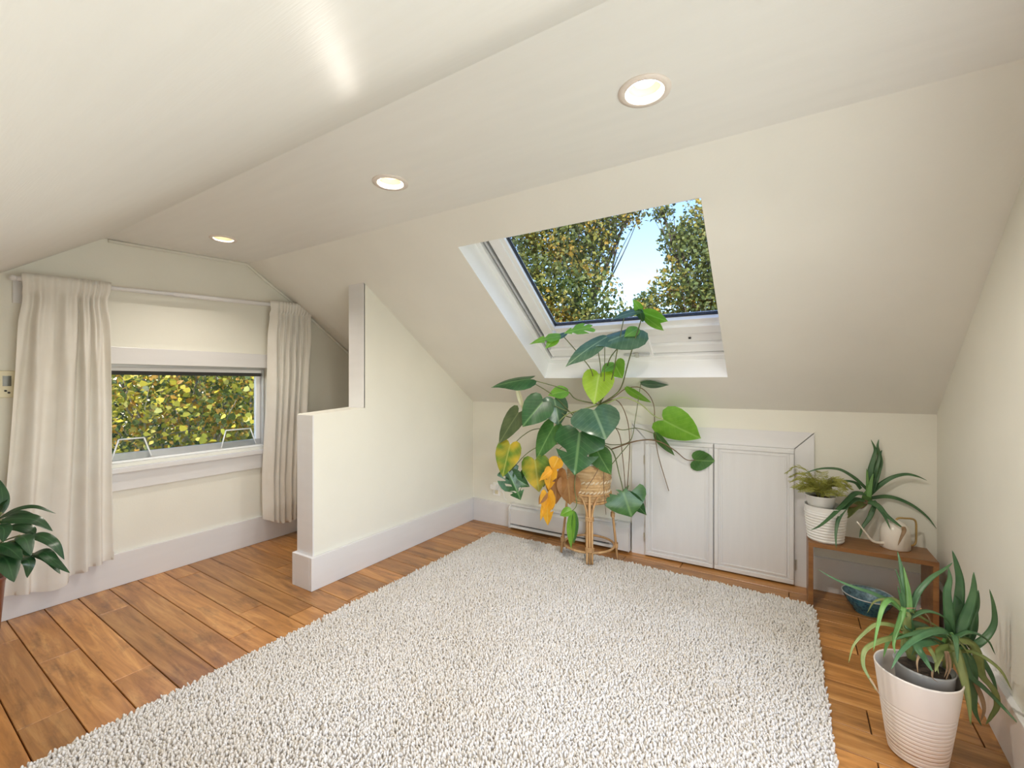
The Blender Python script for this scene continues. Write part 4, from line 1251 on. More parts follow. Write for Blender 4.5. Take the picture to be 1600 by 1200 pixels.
# upper, into the skylight
lf((1004, 487), (1043, 505), 34, 'leaf_bright', 45, -0.55, -0.62, fold=0.2, curl=0.1, outline=OVATE)
lf((1004, 486), (953, 490), 24, 'leaf_sheen', 62, -0.55, -0.60, fold=0.1, curl=0.25, outline=OVATE)
lf((1007, 494), (1037, 518), 24, 'leaf_bright', 50, -0.55, -0.58, fold=0.1, curl=0.05, outline=OVATE)
lf((1002, 487), (991, 469), 17, 'leaf_bright', 20, -0.55, -0.5, outline=OVATE)
lf((1000, 484), (1002, 506), 18, 'leaf_dark', 40, -0.55, -0.57, outline=OVATE)
lf((995, 516), (930, 539), 52, 'leaf_sheen', 48, -0.45, -0.50, fold=0.05, curl=0.05, droop=0.45)
lf((948, 527), (880, 563), 34, 'leaf_sheen', 40, -0.46, -0.52, fold=0.1, curl=0.22, droop=0.3, outline=OVATE)
lf((997, 513), (976, 524), 22, 'leaf_bright', 30, -0.46, -0.5, outline=OVATE)
lf((882, 524), (826, 531), 22, 'leaf_bright', 55, -0.30, -0.34, fold=0.1, curl=0.15, outline=OVATE, split=2)
lf((872, 526), (852, 543), 17, 'leaf_bright', 20, -0.30, -0.34, outline=OVATE)
lf((886, 520), (866, 530), 16, 'leaf_sheen', 60, -0.3, -0.32, outline=OVATE)
lf((922, 512), (881, 517), 24, 'leaf_bright', 45, -0.35, -0.38, split=3)
# crown
lf((936, 585), (928, 632), 47, 'leaf_lime', 8, -0.22, -0.28, fold=0.12, curl=0.05)
lf((961, 568), (970, 592), 36, 'leaf_bright', 35, -0.25, -0.28, fold=0.25, curl=0.2)
lf((960, 568), (939, 580), 20, 'leaf_bright', 40, -0.25, -0.28, outline=OVATE)
lf((928, 641), (948, 684), 76, 'leaf_sheen', -22, -0.28, -0.42, fold=0.05, curl=0.12, droop=0.25)
lf((906, 676), (897, 743), 76, 'leaf_dark', 10, -0.22, -0.30, fold=0.10, curl=0.1, droop=0.2, split=2)
lf((1001, 599), (1045, 606), 22, 'leaf_sheen', 58, -0.12, -0.2, fold=0.05, curl=0.12, outline=OVATE)
lf((978, 605), (1016, 635), 22, 'leaf_bright', 52, -0.15, -0.15, outline=OVATE)
lf((1037, 656), (1096, 690), 58, 'leaf_bright', 30, -0.18, -0.22, fold=0.15, curl=0.14, droop=0.25)
lf((1024, 676), (1051, 717), 22, 'leaf_mid', 48, -0.1, -0.1, outline=OVATE)
lf((1085, 719), (1121, 722), 34, 'leaf_mid', 30, -0.15, -0.18, curl=0.2)
lf((973, 767), (988, 809), 66, 'leaf_mid', -8, -0.05, -0.10, fold=0.1, curl=0.1, split=1)
lf((980, 768), (1009, 809), 26, 'leaf_dark', 30, -0.04, -0.08, outline=OVATE)
lf((934, 706), (954, 743), 34, 'leaf_mid', 18, -0.17, -0.22, curl=0.1)
# left side
lf((828, 592), (766, 600), 36, 'leaf_dark', 58, -0.12, -0.12, fold=0.05, curl=0.1, droop=0.35)
lf((808, 604), (819, 648), 9, 'leaf_pale', 20, -0.1, -0.08, outline=OVATE, fold=0.6)
lf((888, 611), (856, 615), 26, 'leaf_bright', 35, -0.1, -0.12, outline=OVATE)
lf((848, 628), (815, 666), 46, 'leaf_dark', 15, -0.16, -0.2, fold=0.15, curl=0.12)
lf((866, 624), (876, 666), 44, 'leaf_sheen', -20, -0.10, -0.14, fold=0.02, curl=0.15, droop=0.3)
lf((810, 645), (777, 693), 36, 'leaf_olive', 35, -0.08, -0.1, fold=0.1, curl=0.08)
lf((797, 695), (784, 746), 40, 'leaf_turning', 20, -0.10, -0.14, fold=0.12, curl=0.05)
lf((794, 738), (816, 782), 42, 'leaf_dark', -15, -0.05, -0.08, split=3, holes=True)
lf((798, 742), (828, 762), 24, 'leaf_dark', 10, -0.04, -0.06, split=2)
lf((836, 719), (842, 770), 44, 'leaf_turning', 12, -0.10, -0.13, fold=0.1, curl=0.06)
lf((843, 728), (853, 762), 24, 'leaf_dark', -30, -0.06, -0.08)
lf((865, 666), (835, 719), 36, 'leaf_mid', 25, -0.10, -0.12, fold=0.1, curl=0.1)
# dying leaves
lf((873, 715), (862, 734), 28, 'leaf_yellow', 25, -0.20, -0.22, outline=OVATE)
lf((862, 734), (856, 768), 20, 'leaf_yellow', 10, -0.22, -0.22, split=2, fold=0.5)
lf((862, 735), (841, 749), 13, 'leaf_yellow', 25, -0.22, -0.24, outline=OVATE, curl=0.3)
lf((871, 737), (866, 791), 34, 'leaf_brown', 15, -0.19, -0.19, fold=0.5)
lf((874, 738), (880, 752), 18, 'leaf_brown', 20, -0.19, -0.2, outline=OVATE)
lf((887, 749), (892, 791), 36, 'leaf_brown', -12, -0.20, -0.21, fold=0.35)
lf((855, 772), (856, 825), 22, 'leaf_yellow', 0, -0.22, -0.22, split=2, fold=0.5)
lf((858, 774), (841, 815), 12, 'leaf_yellow', 25, -0.22, -0.24, outline=OVATE, fold=0.4)
lf((854, 770), (840, 787), 14, 'leaf_brown', 20, -0.22, -0.25, outline=OVATE, curl=0.3)
lf((862, 770), (864, 800), 12, 'leaf_yellow', -10, -0.22, -0.2, outline=OVATE)
lf((893, 797), (874, 803), 18, 'leaf_bright', 30, -0.22, -0.23, outline=OVATE, curl=0.3)
lf((896, 798), (888, 861), 16, 'leaf_bright', 25, -0.22, -0.22, outline=OVATE, fold=0.5)
lf((897, 800), (900, 854), 13, 'leaf_mid', -25, -0.21, -0.2, outline=OVATE, fold=0.5)
# petioles
K0 = T3
def ps(*a): return [Q(*p) for p in a]
stem([T2] + ps((905, 656, -.08), (866, 619, -.1), (828, 595, -.12)), .005, .003)
stem([T3] + ps((901, 624, -.1), (888, 612, -.1), (869, 604, -.1), (829, 593, -.12)), .0045, .003)
stem([T2] + ps((895, 645, -.12), (866, 634, -.12), (848, 628, -.16)), .004, .003)
stem([T2] + ps((890, 652, -.1), (866, 638, -.09), (830, 640, -.08), (810, 645, -.08)), .004, .003)
stem([T1] + ps((884, 674, -.06), (840, 670, -.06), (818, 680, -.07), (800, 697, -.1)), .004, .0028)
stem([T1] + ps((873, 690, -.05), (853, 693, -.05), (824, 708, -.05), (796, 738, -.05)), .004, .0028)
stem([T1] + ps((872, 693, -.08), (851, 708, -.09), (837, 722, -.1)), .004, .0028)
stem([T3] + ps((906, 641, -.14), (885, 648, -.12), (866, 667, -.1)), .005, .0035, 'petiole_light')
stem([T2] + ps((918, 668, -.18), (907, 677, -.22)), .005, .004)
stem([T3] + ps((932, 640, -.2), (928, 641, -.28)), .005, .004)
stem([T3] + ps((936, 610, -.18), (936, 584, -.22)), .004, .003, 'petiole_light')
stem([T3] + ps((928, 600, -.18), (923, 577, -.24), (900, 548, -.28), (879, 524, -.30)), .004, .003)
stem([T3] + ps((939, 583, -.25), (934, 545, -.38), (932, 535, -.45)), .0035, .0028)
stem([T3] + ps((944, 595, -.25), (945, 541, -.4)), .0035, .0028)
stem([T3] + ps((955, 595, -.25), (964, 550, -.4), (976, 492, -.55)), .0045, .003)
stem([T3] + ps((958, 619, -.15), (971, 604, -.2), (982, 565, -.35), (994, 525, -.5), (1005, 490, -.56)), .005, .0035)
stem([T3] + ps((949, 571, -.25), (965, 544, -.35), (996, 514, -.46)), .0045, .003)
stem([T3] + ps((952, 600, -.2), (961, 568, -.25)), .004, .003, 'petiole_light')
stem([T1] + ps((960, 695, -.05), (985, 688, -.08), (993, 652, -.1), (1001, 600, -.12)), .0035, .0025)
stem([T3] + ps((948, 630, -.1), (973, 621, -.13), (1000, 631, -.15), (1021, 649, -.17), (1038, 656, -.18)), .0065, .0035, 'petiole_light')
stem([T3] + ps((960, 620, -.1), (979, 607, -.12), (1003, 607, -.12), (1021, 631, -.1), (1023, 673, -.09), (1029, 713, -.09), (1045, 767, -.09)), .0035, .0028, 'petiole_brown')
stem(ps((955, 702, -.03), (995, 689, -.1), (1027, 689, -.12), (1053, 703, -.14), (1072, 718, -.15), (1087, 719, -.15)), .0055, .0025, 'petiole_brown')
stem([T2] + ps((968, 671, -.06), (995, 669, -.08), (1024, 678, -.1)), .004, .0025)
stem([T1] + ps((957, 705, -.05), (968, 743, -.05), (974, 767, -.05)), .005, .0035, 'petiole')
stem([T3] + ps((963, 625, -.08), (979, 652, -.06), (984, 695, -.05), (980, 764, -.05)), .0035, .003, 'petiole_brown')
stem([T2] + ps((965, 673, -.05), (973, 716, -.04), (977, 763, -.05)), .0035, .003, 'petiole_brown')
stem(ps((953, 729, -.05), (985, 691, -.07)), .0035, .003)
stem([T1] + ps((935, 707, -.16)), .004, .003)
stem(ps((937, 727, -.17), (930, 742, -.19), (916, 764, -.19)), .0025, .002, 'petiole_brown')
stem(ps((943, 729, -.17), (944, 773, -.19), (947, 804, -.18)), .0025, .0018, 'petiole_brown')
stem([T1] + ps((905, 715, -.18), (899, 745, -.22), (898, 765, -.23), (901, 788, -.23), (894, 799, -.22)), .0035, .003)
stem([T1] + ps((890, 695, -.15), (874, 702, -.19), (873, 716, -.20)), .003, .0022, 'petiole_brown')
stem(ps((882, 724, -.19), (889, 730, -.2), (897, 742, -.2)), .002, .002)
settle(ms, (SCX, SCY, bz1))

# ================================================================== BENCH WITH ITS POTS
bn = thing('wooden_bench', 'low brown wooden bench with panel legs in the corner by the right wall', 'bench')
BX0, BX1, BY0, BY1, BZ = 0.130, 0.684, 3.040, 3.272, 0.380
MB().box(BX0, BX1, BY0, BY1, BZ - 0.024, BZ).build('seat_board', 'bench_wood', bn, False, 0.002)
MB().box(BX0 + 0.0005, BX0 + 0.024, BY0 + 0.001, BY1, 0.0, BZ - 0.024).build('leg_panel', 'bench_wood', bn, False, 0.002)
MB().box(BX1 - 0.024, BX1 - 0.0005, BY0 + 0.001, BY1, 0.0, BZ - 0.024).build('leg_panel', 'bench_wood', bn, False, 0.002)
settle(bn, ((BX0 + BX1) / 2, (BY0 + BY1) / 2, 0))

pc_ = at(1290, 845, z=BZ)
pc_ = Vector((pc_.x, pc_.y + 0.02, BZ))
rp = thing('ribbed_pot', 'white horizontally ribbed plant pot on the left end of the bench', 'pot')
prof = [(0.0, 0.002), (0.082, 0.0)]
nr_ = 12
for i in range(nr_ * 4 + 1):
    t = i / (nr_ * 4)
    prof.append((0.084 + 0.020 * t + (0.0055 * abs(math.sin(math.pi * nr_ * t)) if t < 0.86 else 0), 0.004 + 0.196 * t))
prof += [(0.1065, 0.203), (0.101, 0.204), (0.099, 0.198), (0.097, 0.15), (0.0, 0.15)]
MB().lathe(prof, pc_, 48).build('shell', 'pot_white', rp, True)
MB().lathe([(0.0, 0.151), (0.05, 0.158), (0.097, 0.152)], pc_, 24).build('potting_soil', 'soil', rp, True)
settle(rp, pc_)
ip = Vector((pc_.x - 0.022, pc_.y + 0.006, BZ + 0.165))
fp = thing('small_white_pot', 'small plain white pot of feathery fern set inside the ribbed pot', 'pot')
MB().lathe([(0.0, 0.0), (0.052, 0.0), (0.066, 0.045), (0.0745, 0.088), (0.077, 0.092), (0.0745, 0.094), (0.071, 0.088), (0.066, 0.074), (0.0, 0.074)], ip, 40).build('shell', 'pot_white', fp, True)
MB().lathe([(0.0, 0.078), (0.04, 0.080), (0.068, 0.076)], ip, 24).build('potting_soil', 'soil', fp, True)
settle(fp, ip)
fn = thing('asparagus_fern', 'yellow-green feathery asparagus fern in the small white pot', 'plant')
fc = ip + Vector((0, 0, 0.078))
r = random.Random(5)
nd_all = MB()
for k in range(40):
    a = r.uniform(0, 2 * math.pi); ln = r.uniform(0.09, 0.15); up_ = r.uniform(0.55, 1.75)
    d = Vector((math.cos(a), math.sin(a), 0))
    if d.y > 0.35: ln *= 0.7
    pth = [fc + d * 0.012, fc + d * ln * 0.35 + Vector((0, 0, ln * up_ * 0.55)), fc + d * ln * 0.8 + Vector((0, 0, ln * up_ * 0.72)), fc + d * ln * 1.15 + Vector((0, 0, ln * up_ * 0.55))]
    sp2 = spline(pth, 7)
    MB().tube(sp2, 0.0011, 4).build('frond_stem', 'fern_needle', fn, True)
    for i in range(5, len(sp2)):
        p = sp2[i]; T = (sp2[i] - sp2[i - 1]).normalized(); sd = T.cross(Vector((0, 0, 1)))
        sd = sd.normalized() if sd.length > 1e-3 else Vector((1, 0, 0))
        bl = 0.040 * (1 - 0.6 * (i / len(sp2)))
        for sg in (-1, 1):
            e = p + sd * sg * bl + T * bl * 0.5 + Vector((0, 0, r.uniform(-0.006, 0.010)))
            for q in range(11):
                c = p.lerp(e, (q + 1) / 11)
                for sg2 in (-1, 1):
                    n_ = (T * 0.7 + (e - p).normalized() * 0.5) * sg2 + Vector((r.uniform(-.3, .3), r.uniform(-.3, .3), r.uniform(-.5, .6)))
                    n_ = n_.normalized() * r.uniform(0.006, 0.011); w_ = n_.orthogonal().normalized() * 0.0008
                    nd_all.add([c - w_, c + w_, c + n_], [(0, 1, 2)])
no = nd_all.build('needles', 'fern_needle', fn); no['kind'] = 'stuff'
settle(fn, fc)

# ---- aloe leaning out of the ribbed pot
al = thing('aloe_plant', 'sprawling dark green aloe leaning out of the ribbed pot over the bench', 'plant')
C1 = lambda x, y: (1240 + x * 0.15, 680 + y * 0.15)
ad = (pc_ - CAMP).dot(FW) - 0.02
def A1(pts, offs):
    out = []
    n = len(pts)
    for i, p in enumerate(pts):
        t = i / (n - 1)
        o_ = offs[0] + (offs[1] - offs[0]) * t
        px, py = C1(*p)
        out.append(wall_guard(P(px, py, ad + o_ + (px - 1290) / FPX * 0.25), 0.02))
    return out
def aloe_leaf(root, fn_, pts, w, offs, mat, scale, thick=0.35):
    path = fn_(pts, offs)
    d = (path[0] - CAMP).dot(FW)
    return strap(path, w * scale / FPX * d, thick, up=(CAMP - path[len(path) // 2]).normalized() * 0.75 + Vector((0, 0, 0.5))).build('leaf', mat, root, True)
for pts, w, offs, mat in (
    ([(760, 560), (640, 450), (500, 365), (380, 345), (250, 355), (115, 395)], 48, (0.0, -0.05), 'aloe_skin'),
    ([(700, 560), (640, 495), (520, 475), (410, 495)], 42, (0.02, 0.05), 'aloe_skin'),
    ([(740, 610), (640, 610), (530, 710), (400, 840), (280, 940), (180, 990)], 62, (-0.02, -0.16), 'aloe_skin'),
    ([(740, 680), (640, 670), (550, 740), (470, 870), (440, 1020), (445, 1185)], 62, (-0.02, -0.15), 'aloe_skin'),
    ([(720, 700), (640, 745), (570, 830), (515, 885)], 105, (0.0, -0.03), 'aloe_olive'),
    ([(780, 600), (800, 380), (835, 240), (850, 150), (805, 45)], 62, (0, 0.0), 'aloe_skin'),
    ([(800, 600), (850, 380), (890, 230), (875, 120), (888, 40)], 52, (0.03, 0.04), 'aloe_skin'),
    ([(815, 600), (870, 420), (908, 290), (902, 200), (920, 155)], 56, (-0.01, 0.0), 'aloe_skin'),
    ([(772, 600), (768, 440), (760, 345)], 34, (-0.02, -0.02), 'aloe_fresh'),
    ([(780, 650), (790, 560), (810, 470), (830, 400)], 60, (-0.03, -0.03), 'aloe_fresh'),
    ([(790, 620), (900, 520), (1030, 440), (1170, 408), (1290, 430), (1390, 472)], 56, (0.02, 0.03), 'aloe_skin'),
    ([(790, 660), (950, 640), (1090, 665), (1250, 740), (1390, 850), (1490, 975)], 52, (0, -0.02), 'aloe_skin'),
    ([(780, 690), (880, 740), (960, 830), (1060, 910), (1150, 975)], 66, (-0.03, -0.24), 'aloe_skin'),
    ([(1140, 955), (1150, 1000), (1120, 1070), (1085, 1150)], 46, (-0.24, -0.24), 'aloe_dry'),
    ([(830, 680), (880, 750), (950, 850), (1010, 985)], 46, (-0.02, -0.20), 'aloe_skin'),
    ([(840, 740), (790, 860), (720, 960), (685, 1070)], 56, (0.0, 0.0), 'aloe_skin'),
    ([(770, 720), (760, 640), (780, 560)], 110, (0.0, 0.0), 'aloe_fresh')):
    aloe_leaf(al, A1, pts, w, offs, mat, 0.15)
cs = A1([(430, 800), (560, 735), (700, 745), (765, 690)], (0.0, 0.0))
cs[0].z = BZ + 0.155
MB().tube(spline(cs, 5), [0.012] * 15 + [0.014], 8).build('stalk', 'aloe_dry', al, True)
settle(al, (pc_.x, pc_.y, BZ + 0.155))

# ---- watering can
wc = at(1398, 860, z=BZ); wc = Vector((wc.x + 0.01, wc.y + 0.055, BZ))
wt = thing('watering_can', 'cream dome watering can with thin spout and brass handle on the bench', 'watering can')
R_ = 0.067
prof = [(0.0, 0.0), (R_ * 0.96, 0.0), (R_, 0.004), (R_ * 0.99, 0.078)]
for i in range(1, 13):
    a = i / 12 * math.pi / 2 * 0.94
    prof.append((R_ * 0.99 * math.cos(a), 0.078 + 0.076 * math.sin(a)))
prof.append((0.0, 0.155))
MB().lathe(prof, wc, 48).build('body', 'enamel_cream', wt, True)
dw = (wc - CAMP).dot(FW)
def Wp(x, y, o=0.0): return P(x, y, dw + o)
MB().tube(spline([Wp(1383, 848), Wp(1372, 848), Wp(1363, 845), Wp(1356, 837), Wp(1339, 815)], 6), [0.0085 - 0.0045 * min(1, i / 22) for i in range(25)], 10).build('spout', 'enamel_cream', wt, True)
hp = [Wp(1399, 822), Wp(1400, 813), Wp(1405, 809.5), Wp(1415, 810), Wp(1426, 811), Wp(1431, 816), Wp(1431.5, 830), Wp(1431, 846), Wp(1427, 852), Wp(1416, 852)]
hp = [wall_guard(p, 0.02) for p in hp]
MB().tube(spline(hp, 4), 0.0052, 8).build('handle', 'brass', wt, True)
settle(wt, wc)

# ---- blue bowl on the floor
bc = Vector((0.415, 3.165, 0.0))
bw = thing('blue_bowl', 'blue glazed ceramic bowl on the floor under the bench', 'bowl')
MB().lathe([(0.0, 0.003), (0.055, 0.003), (0.058, 0.0), (0.064, 0.0), (0.066, 0.010), (0.085, 0.035), (0.108, 0.072), (0.120, 0.102)], bc, 48).build('outside', 'blue_glaze', bw, True)
MB().lathe([(0.1165, 0.102), (0.104, 0.073), (0.080, 0.036), (0.05, 0.016), (0.0, 0.011)], bc, 48).build('inside', 'bowl_inside', bw, True)
MB().torus(bc + Vector((0, 0, 0.102)), 0.1185, 0.003, 48, 6).build('rim', 'bowl_rim', bw, True)
MB().torus(bc + Vector((0, 0, 0.004)), 0.061, 0.004, 40, 6).build('foot_ring', 'bowl_rim', bw, True)
settle(bw, bc)

# ================================================================== BIG PLANTER WITH TWO ALOES
PC = Vector((0.402, 2.045, 0.0))
bp_ = thing('large_planter', 'large blush white planter with grooved lower half beside the right wall', 'pot')
prof = [(0.0, 0.002), (0.088, 0.0), (0.092, 0.004)]
for i in range(0, 121):
    z = 0.006 + 0.284 * i / 120
    rr = 0.094 + 0.046 * (z / 0.29) ** 0.9
    gz = (z % 0.0142) / 0.0142
    if z < 0.185 and gz > 0.80: rr -= 0.0026
    prof.append((rr, z))
prof += [(0.1415, 0.294), (0.139, 0.299), (0.1355, 0.295), (0.133, 0.26), (0.10, 0.03), (0.0, 0.03)]
prof = [(q[0] * 0.83, q[1]) for q in prof]
MB().lathe(prof, PC, 64).build('shell', 'pot_blush', bp_, True)
settle(bp_, PC)
IC = PC + Vector((0.022, 0.018, 0.078))
gp = thing('grey_inner_pot', 'grey plastic nursery pot inside the large blush planter', 'pot')
MB().lathe([(0.0, 0.0), (0.062, 0.0), (0.080, 0.225), (0.083, 0.232), (0.080, 0.235), (0.077, 0.22), (0.0, 0.21)], IC, 40).build('shell', 'pot_grey', gp, True)
MB().lathe([(0.0, 0.222), (0.05, 0.226), (0.077, 0.216)], IC, 30).build('potting_soil', 'soil', gp, True)
settle(gp, IC)
C3 = lambda x, y: (1320 + x * 0.2284, 860 + y * 0.2284)
D3 = (PC - CAMP).dot(FW) + 0.0
def A3(pts, offs):
    n = len(pts); out = []
    for i, p in enumerate(pts):
        t = i / (n - 1); o_ = offs[0] + (offs[1] - offs[0]) * t
        px, py = C3(*p)
        q = P(px, py, D3 + o_)
        out.append(wall_guard(q, 0.014))
    return out
a1 = thing('aloe_plant', 'smaller aloe with long trailing leaves at the bench side of the large planter', 'plant', 'aloes in the large planter')
for pts, w, offs, mat in (
    ([(425, 420), (405, 260), (388, 130), (360, 5)], 44, (0.06, 0.10), 'aloe_skin'),
    ([(440, 420), (432, 270), (402, 110)], 40, (0.05, 0.08), 'aloe_fresh'),
    ([(410, 420), (390, 260), (345, 120)], 24, (0.06, 0.06), 'aloe_skin'),
    ([(400, 400), (378, 310), (360, 240)], 20, (0.04, 0.03), 'aloe_skin'),
    ([(455, 410), (500, 290), (590, 190), (680, 130), (738, 84)], 40, (0.06, 0.08), 'aloe_skin'),
    ([(430, 440), (380, 400), (300, 345), (180, 290), (60, 250), (-60, 200), (-185, 130)], 38, (0.05, 0.22), 'aloe_skin'),
    ([(420, 440), (370, 390), (310, 340), (260, 390), (225, 520), (195, 690)], 44, (0.04, -0.06), 'aloe_fresh'),
    ([(405, 390), (385, 460), (350, 560), (335, 640), (345, 710)], 36, (0.02, -0.05), 'aloe_fresh'),
    ([(400, 540), (310, 510), (220, 505), (140, 560), (60, 650), (25, 770)], 32, (0.03, -0.03), 'aloe_olive'),
    ([(400, 590), (330, 600), (230, 625), (140, 680), (125, 780), (170, 880), (215, 960)], 38, (0.02, -0.09), 'aloe_olive'),
    ([(170, 875), (205, 930), (245, 1000)], 16, (-0.08, -0.09), 'aloe_dry'),
    ([(420, 520), (500, 545), (580, 560), (640, 560)], 60, (0.04, 0.05), 'aloe_skin'),
    ([(430, 520), (470, 500), (560, 520), (600, 545)], 56, (0.06, 0.08), 'aloe_skin'),
    ([(445, 405), (520, 455), (620, 515), (700, 555)], 26, (0.05, 0.06), 'aloe_olive'),
    ([(515, 395), (575, 465), (600, 560)], 14, (0.05, 0.05), 'aloe_dry'),
    ([(405, 400), (450, 395), (490, 395)], 12, (0.02, 0.02), 'aloe_dry'),
    ([(430, 560), (425, 480), (430, 390)], 84, (0.05, 0.05), 'aloe_skin'),
    ([(440, 700), (430, 600), (425, 500)], 90, (0.05, 0.05), 'aloe_olive')):
    aloe_leaf(a1, A3, pts, w * 1.12, offs, mat, 0.2284)
sp3 = A3([(460, 760), (435, 640), (425, 500), (425, 420)], (0.05, 0.05)); sp3[0].z = IC.z + 0.222
MB().tube(spline(sp3, 4), [0.013] * 12 + [0.008], 8).build('stalk', 'aloe_olive', a1, True)
for k_ in range(7):
    a_ = k_ * 0.95 + 0.3; l_ = random.uniform(0.10, 0.16)
    d_ = Vector((math.cos(a_), math.sin(a_), 0)); c_ = sp3[1].lerp(sp3[-1], random.random())
    pth_ = [c_, c_ + d_ * l_ * 0.4 + Vector((0, 0, 0.035)), c_ + d_ * l_ * 0.8 + Vector((0, 0, 0.02)), c_ + d_ * l_ + Vector((0, 0, -0.03))]
    strap([wall_guard(q, 0.014) for q in pth_], 0.026, 0.35).build('leaf', random.choice(('aloe_skin', 'aloe_olive', 'aloe_fresh')), a1, True)
settle(a1, Vector((IC.x - 0.04, IC.y, IC.z + 0.222)))
a2 = thing('aloe_plant', 'larger upright aloe at the wall side of the large planter', 'plant', 'aloes in the large planter')
for pts, w, offs, mat in (
    ([(725, 600), (710, 420), (700, 290), (718, 200), (710, 120)], 58, (0.03, 0.05), 'aloe_skin'),
    ([(750, 600), (778, 380), (788, 220), (765, 100), (735, 0)], 62, (0.05, 0.06), 'aloe_skin'),
    ([(760, 600), (835, 440), (880, 290), (882, 148)], 66, (0.02, 0.02), 'aloe_skin'),
    ([(800, 620), (845, 480), (895, 380), (914, 272)], 72, (0.03, 0.03), 'aloe_skin'),
    ([(840, 620), (885, 520), (906, 390)], 56, (0.05, 0.05), 'aloe_skin'),
    ([(790, 370), (780, 340), (750, 305)], 20, (0.05, 0.05), 'aloe_skin'),
    ([(850, 660), (900, 645), (970, 590), (1022, 500), (1018, 380), (990, 265)], 52, (0.0, 0.0), 'aloe_skin'),
    ([(740, 610), (850, 630), (905, 710), (935, 850), (1020, 960), (1042, 1060), (1000, 1140), (965, 1190)], 60, (-0.02, -0.03), 'aloe_olive'),
    ([(740, 600), (680, 555), (590, 560), (480, 610), (380, 700), (318, 812)], 56, (-0.02, -0.14), 'aloe_skin'),
    ([(700, 590), (560, 560), (450, 575), (340, 610)], 44, (0.0, -0.05), 'aloe_skin'),
    ([(620, 620), (500, 650), (545, 740), (602, 832)], 60, (-0.02, -0.13), 'aloe_skin'),
    ([(740, 660), (660, 690), (640, 740), (618, 832)], 62, (-0.03, -0.10), 'aloe_olive'),
    ([(740, 640), (780, 760), (815, 880), (845, 1020), (862, 1195)], 62, (-0.04, -0.12), 'aloe_olive'),
    ([(800, 650), (870, 800), (880, 980), (890, 1100), (935, 1200)], 56, (-0.01, -0.03), 'aloe_skin'),
    ([(800, 700), (850, 850), (950, 940), (1060, 1050), (1195, 1195)], 50, (-0.03, -0.06), 'aloe_skin'),
    ([(870, 680), (930, 740), (1000, 850), (1045, 970)], 50, (0.0, -0.01), 'aloe_skin'),
    ([(890, 900), (940, 1020), (952, 1100), (930, 1170)], 30, (-0.03, -0.04), 'aloe_dry'),
    ([(740, 700), (720, 640), (735, 560)], 120, (0.0, 0.0), 'aloe_fresh'),
    ([(700, 690), (722, 790), (690, 890)], 18, (-0.07, -0.08), 'aloe_dry'),
    ([(690, 690), (700, 800), (680, 870)], 16, (-0.07, -0.08), 'aloe_dry'),
    ([(520, 700), (495, 760), (500, 840)], 16, (-0.05, -0.06), 'aloe_dry'),
    ([(600, 820), (600, 870), (640, 905)], 12, (-0.09, -0.08), 'aloe_dry')):
    aloe_leaf(a2, A3, pts, w * 1.12, offs, mat, 0.2284)
sp3 = A3([(700, 780), (715, 700), (735, 600)], (0.0, 0.0)); sp3[0].z = IC.z + 0.222
MB().tube(spline(sp3, 4), 0.014, 8).build('stalk', 'aloe_olive', a2, True)
for k_ in range(7):
    a_ = k_ * 0.95 + 0.8; l_ = random.uniform(0.10, 0.16)
    d_ = Vector((math.cos(a_), math.sin(a_), 0)); c_ = sp3[1].lerp(sp3[-1], random.random())
    pth_ = [c_, c_ + d_ * l_ * 0.4 + Vector((0, 0, 0.035)), c_ + d_ * l_ * 0.8 + Vector((0, 0, 0.02)), c_ + d_ * l_ + Vector((0, 0, -0.03))]
    strap([wall_guard(q, 0.014) for q in pth_], 0.026, 0.35).build('leaf', random.choice(('aloe_skin', 'aloe_olive', 'aloe_fresh')), a2, True)
settle(a2, Vector((IC.x + 0.04, IC.y, IC.z + 0.222)))

# ================================================================== PEACE LILY AT THE LEFT EDGE
LC = Vector((-3.03, 0.372, 0.0))
lp = thing('brown_plant_pot', 'tall reddish brown plant pot at the left edge below the thermostat', 'pot')
MB().lathe([(0.0, 0.0), (0.082, 0.0), (0.090, 0.01), (0.106, 0.18), (0.122, 0.40), (0.128, 0.42), (0.124, 0.43), (0.114, 0.42), (0.110, 0.38), (0.0, 0.38)], LC, 48).build('shell', 'pot_brown', lp, True)
MB().lathe([(0.0, 0.392), (0.06, 0.396), (0.111, 0.386)], LC, 24).build('potting_soil', 'soil', lp, True)
settle(lp, LC)
ly = thing('peace_lily', 'dark green leafy peace lily at the left edge before the curtain', 'plant')
C5 = lambda x, y: (x * 0.25, 740 + y * 0.25)
LD = (LC - CAMP).dot(FW)
crownL = LC + Vector((0, 0, 0.40))
def A5(pts, offs):
    n = len(pts); out = []
    for i, p in enumerate(pts):
        t = i / (n - 1); px, py = C5(*p)
        q = P(px, py, LD + offs[0] + (offs[1] - offs[0]) * t)
        q.x = max(q.x, XW + 0.16)
        out.append(q)
    return out
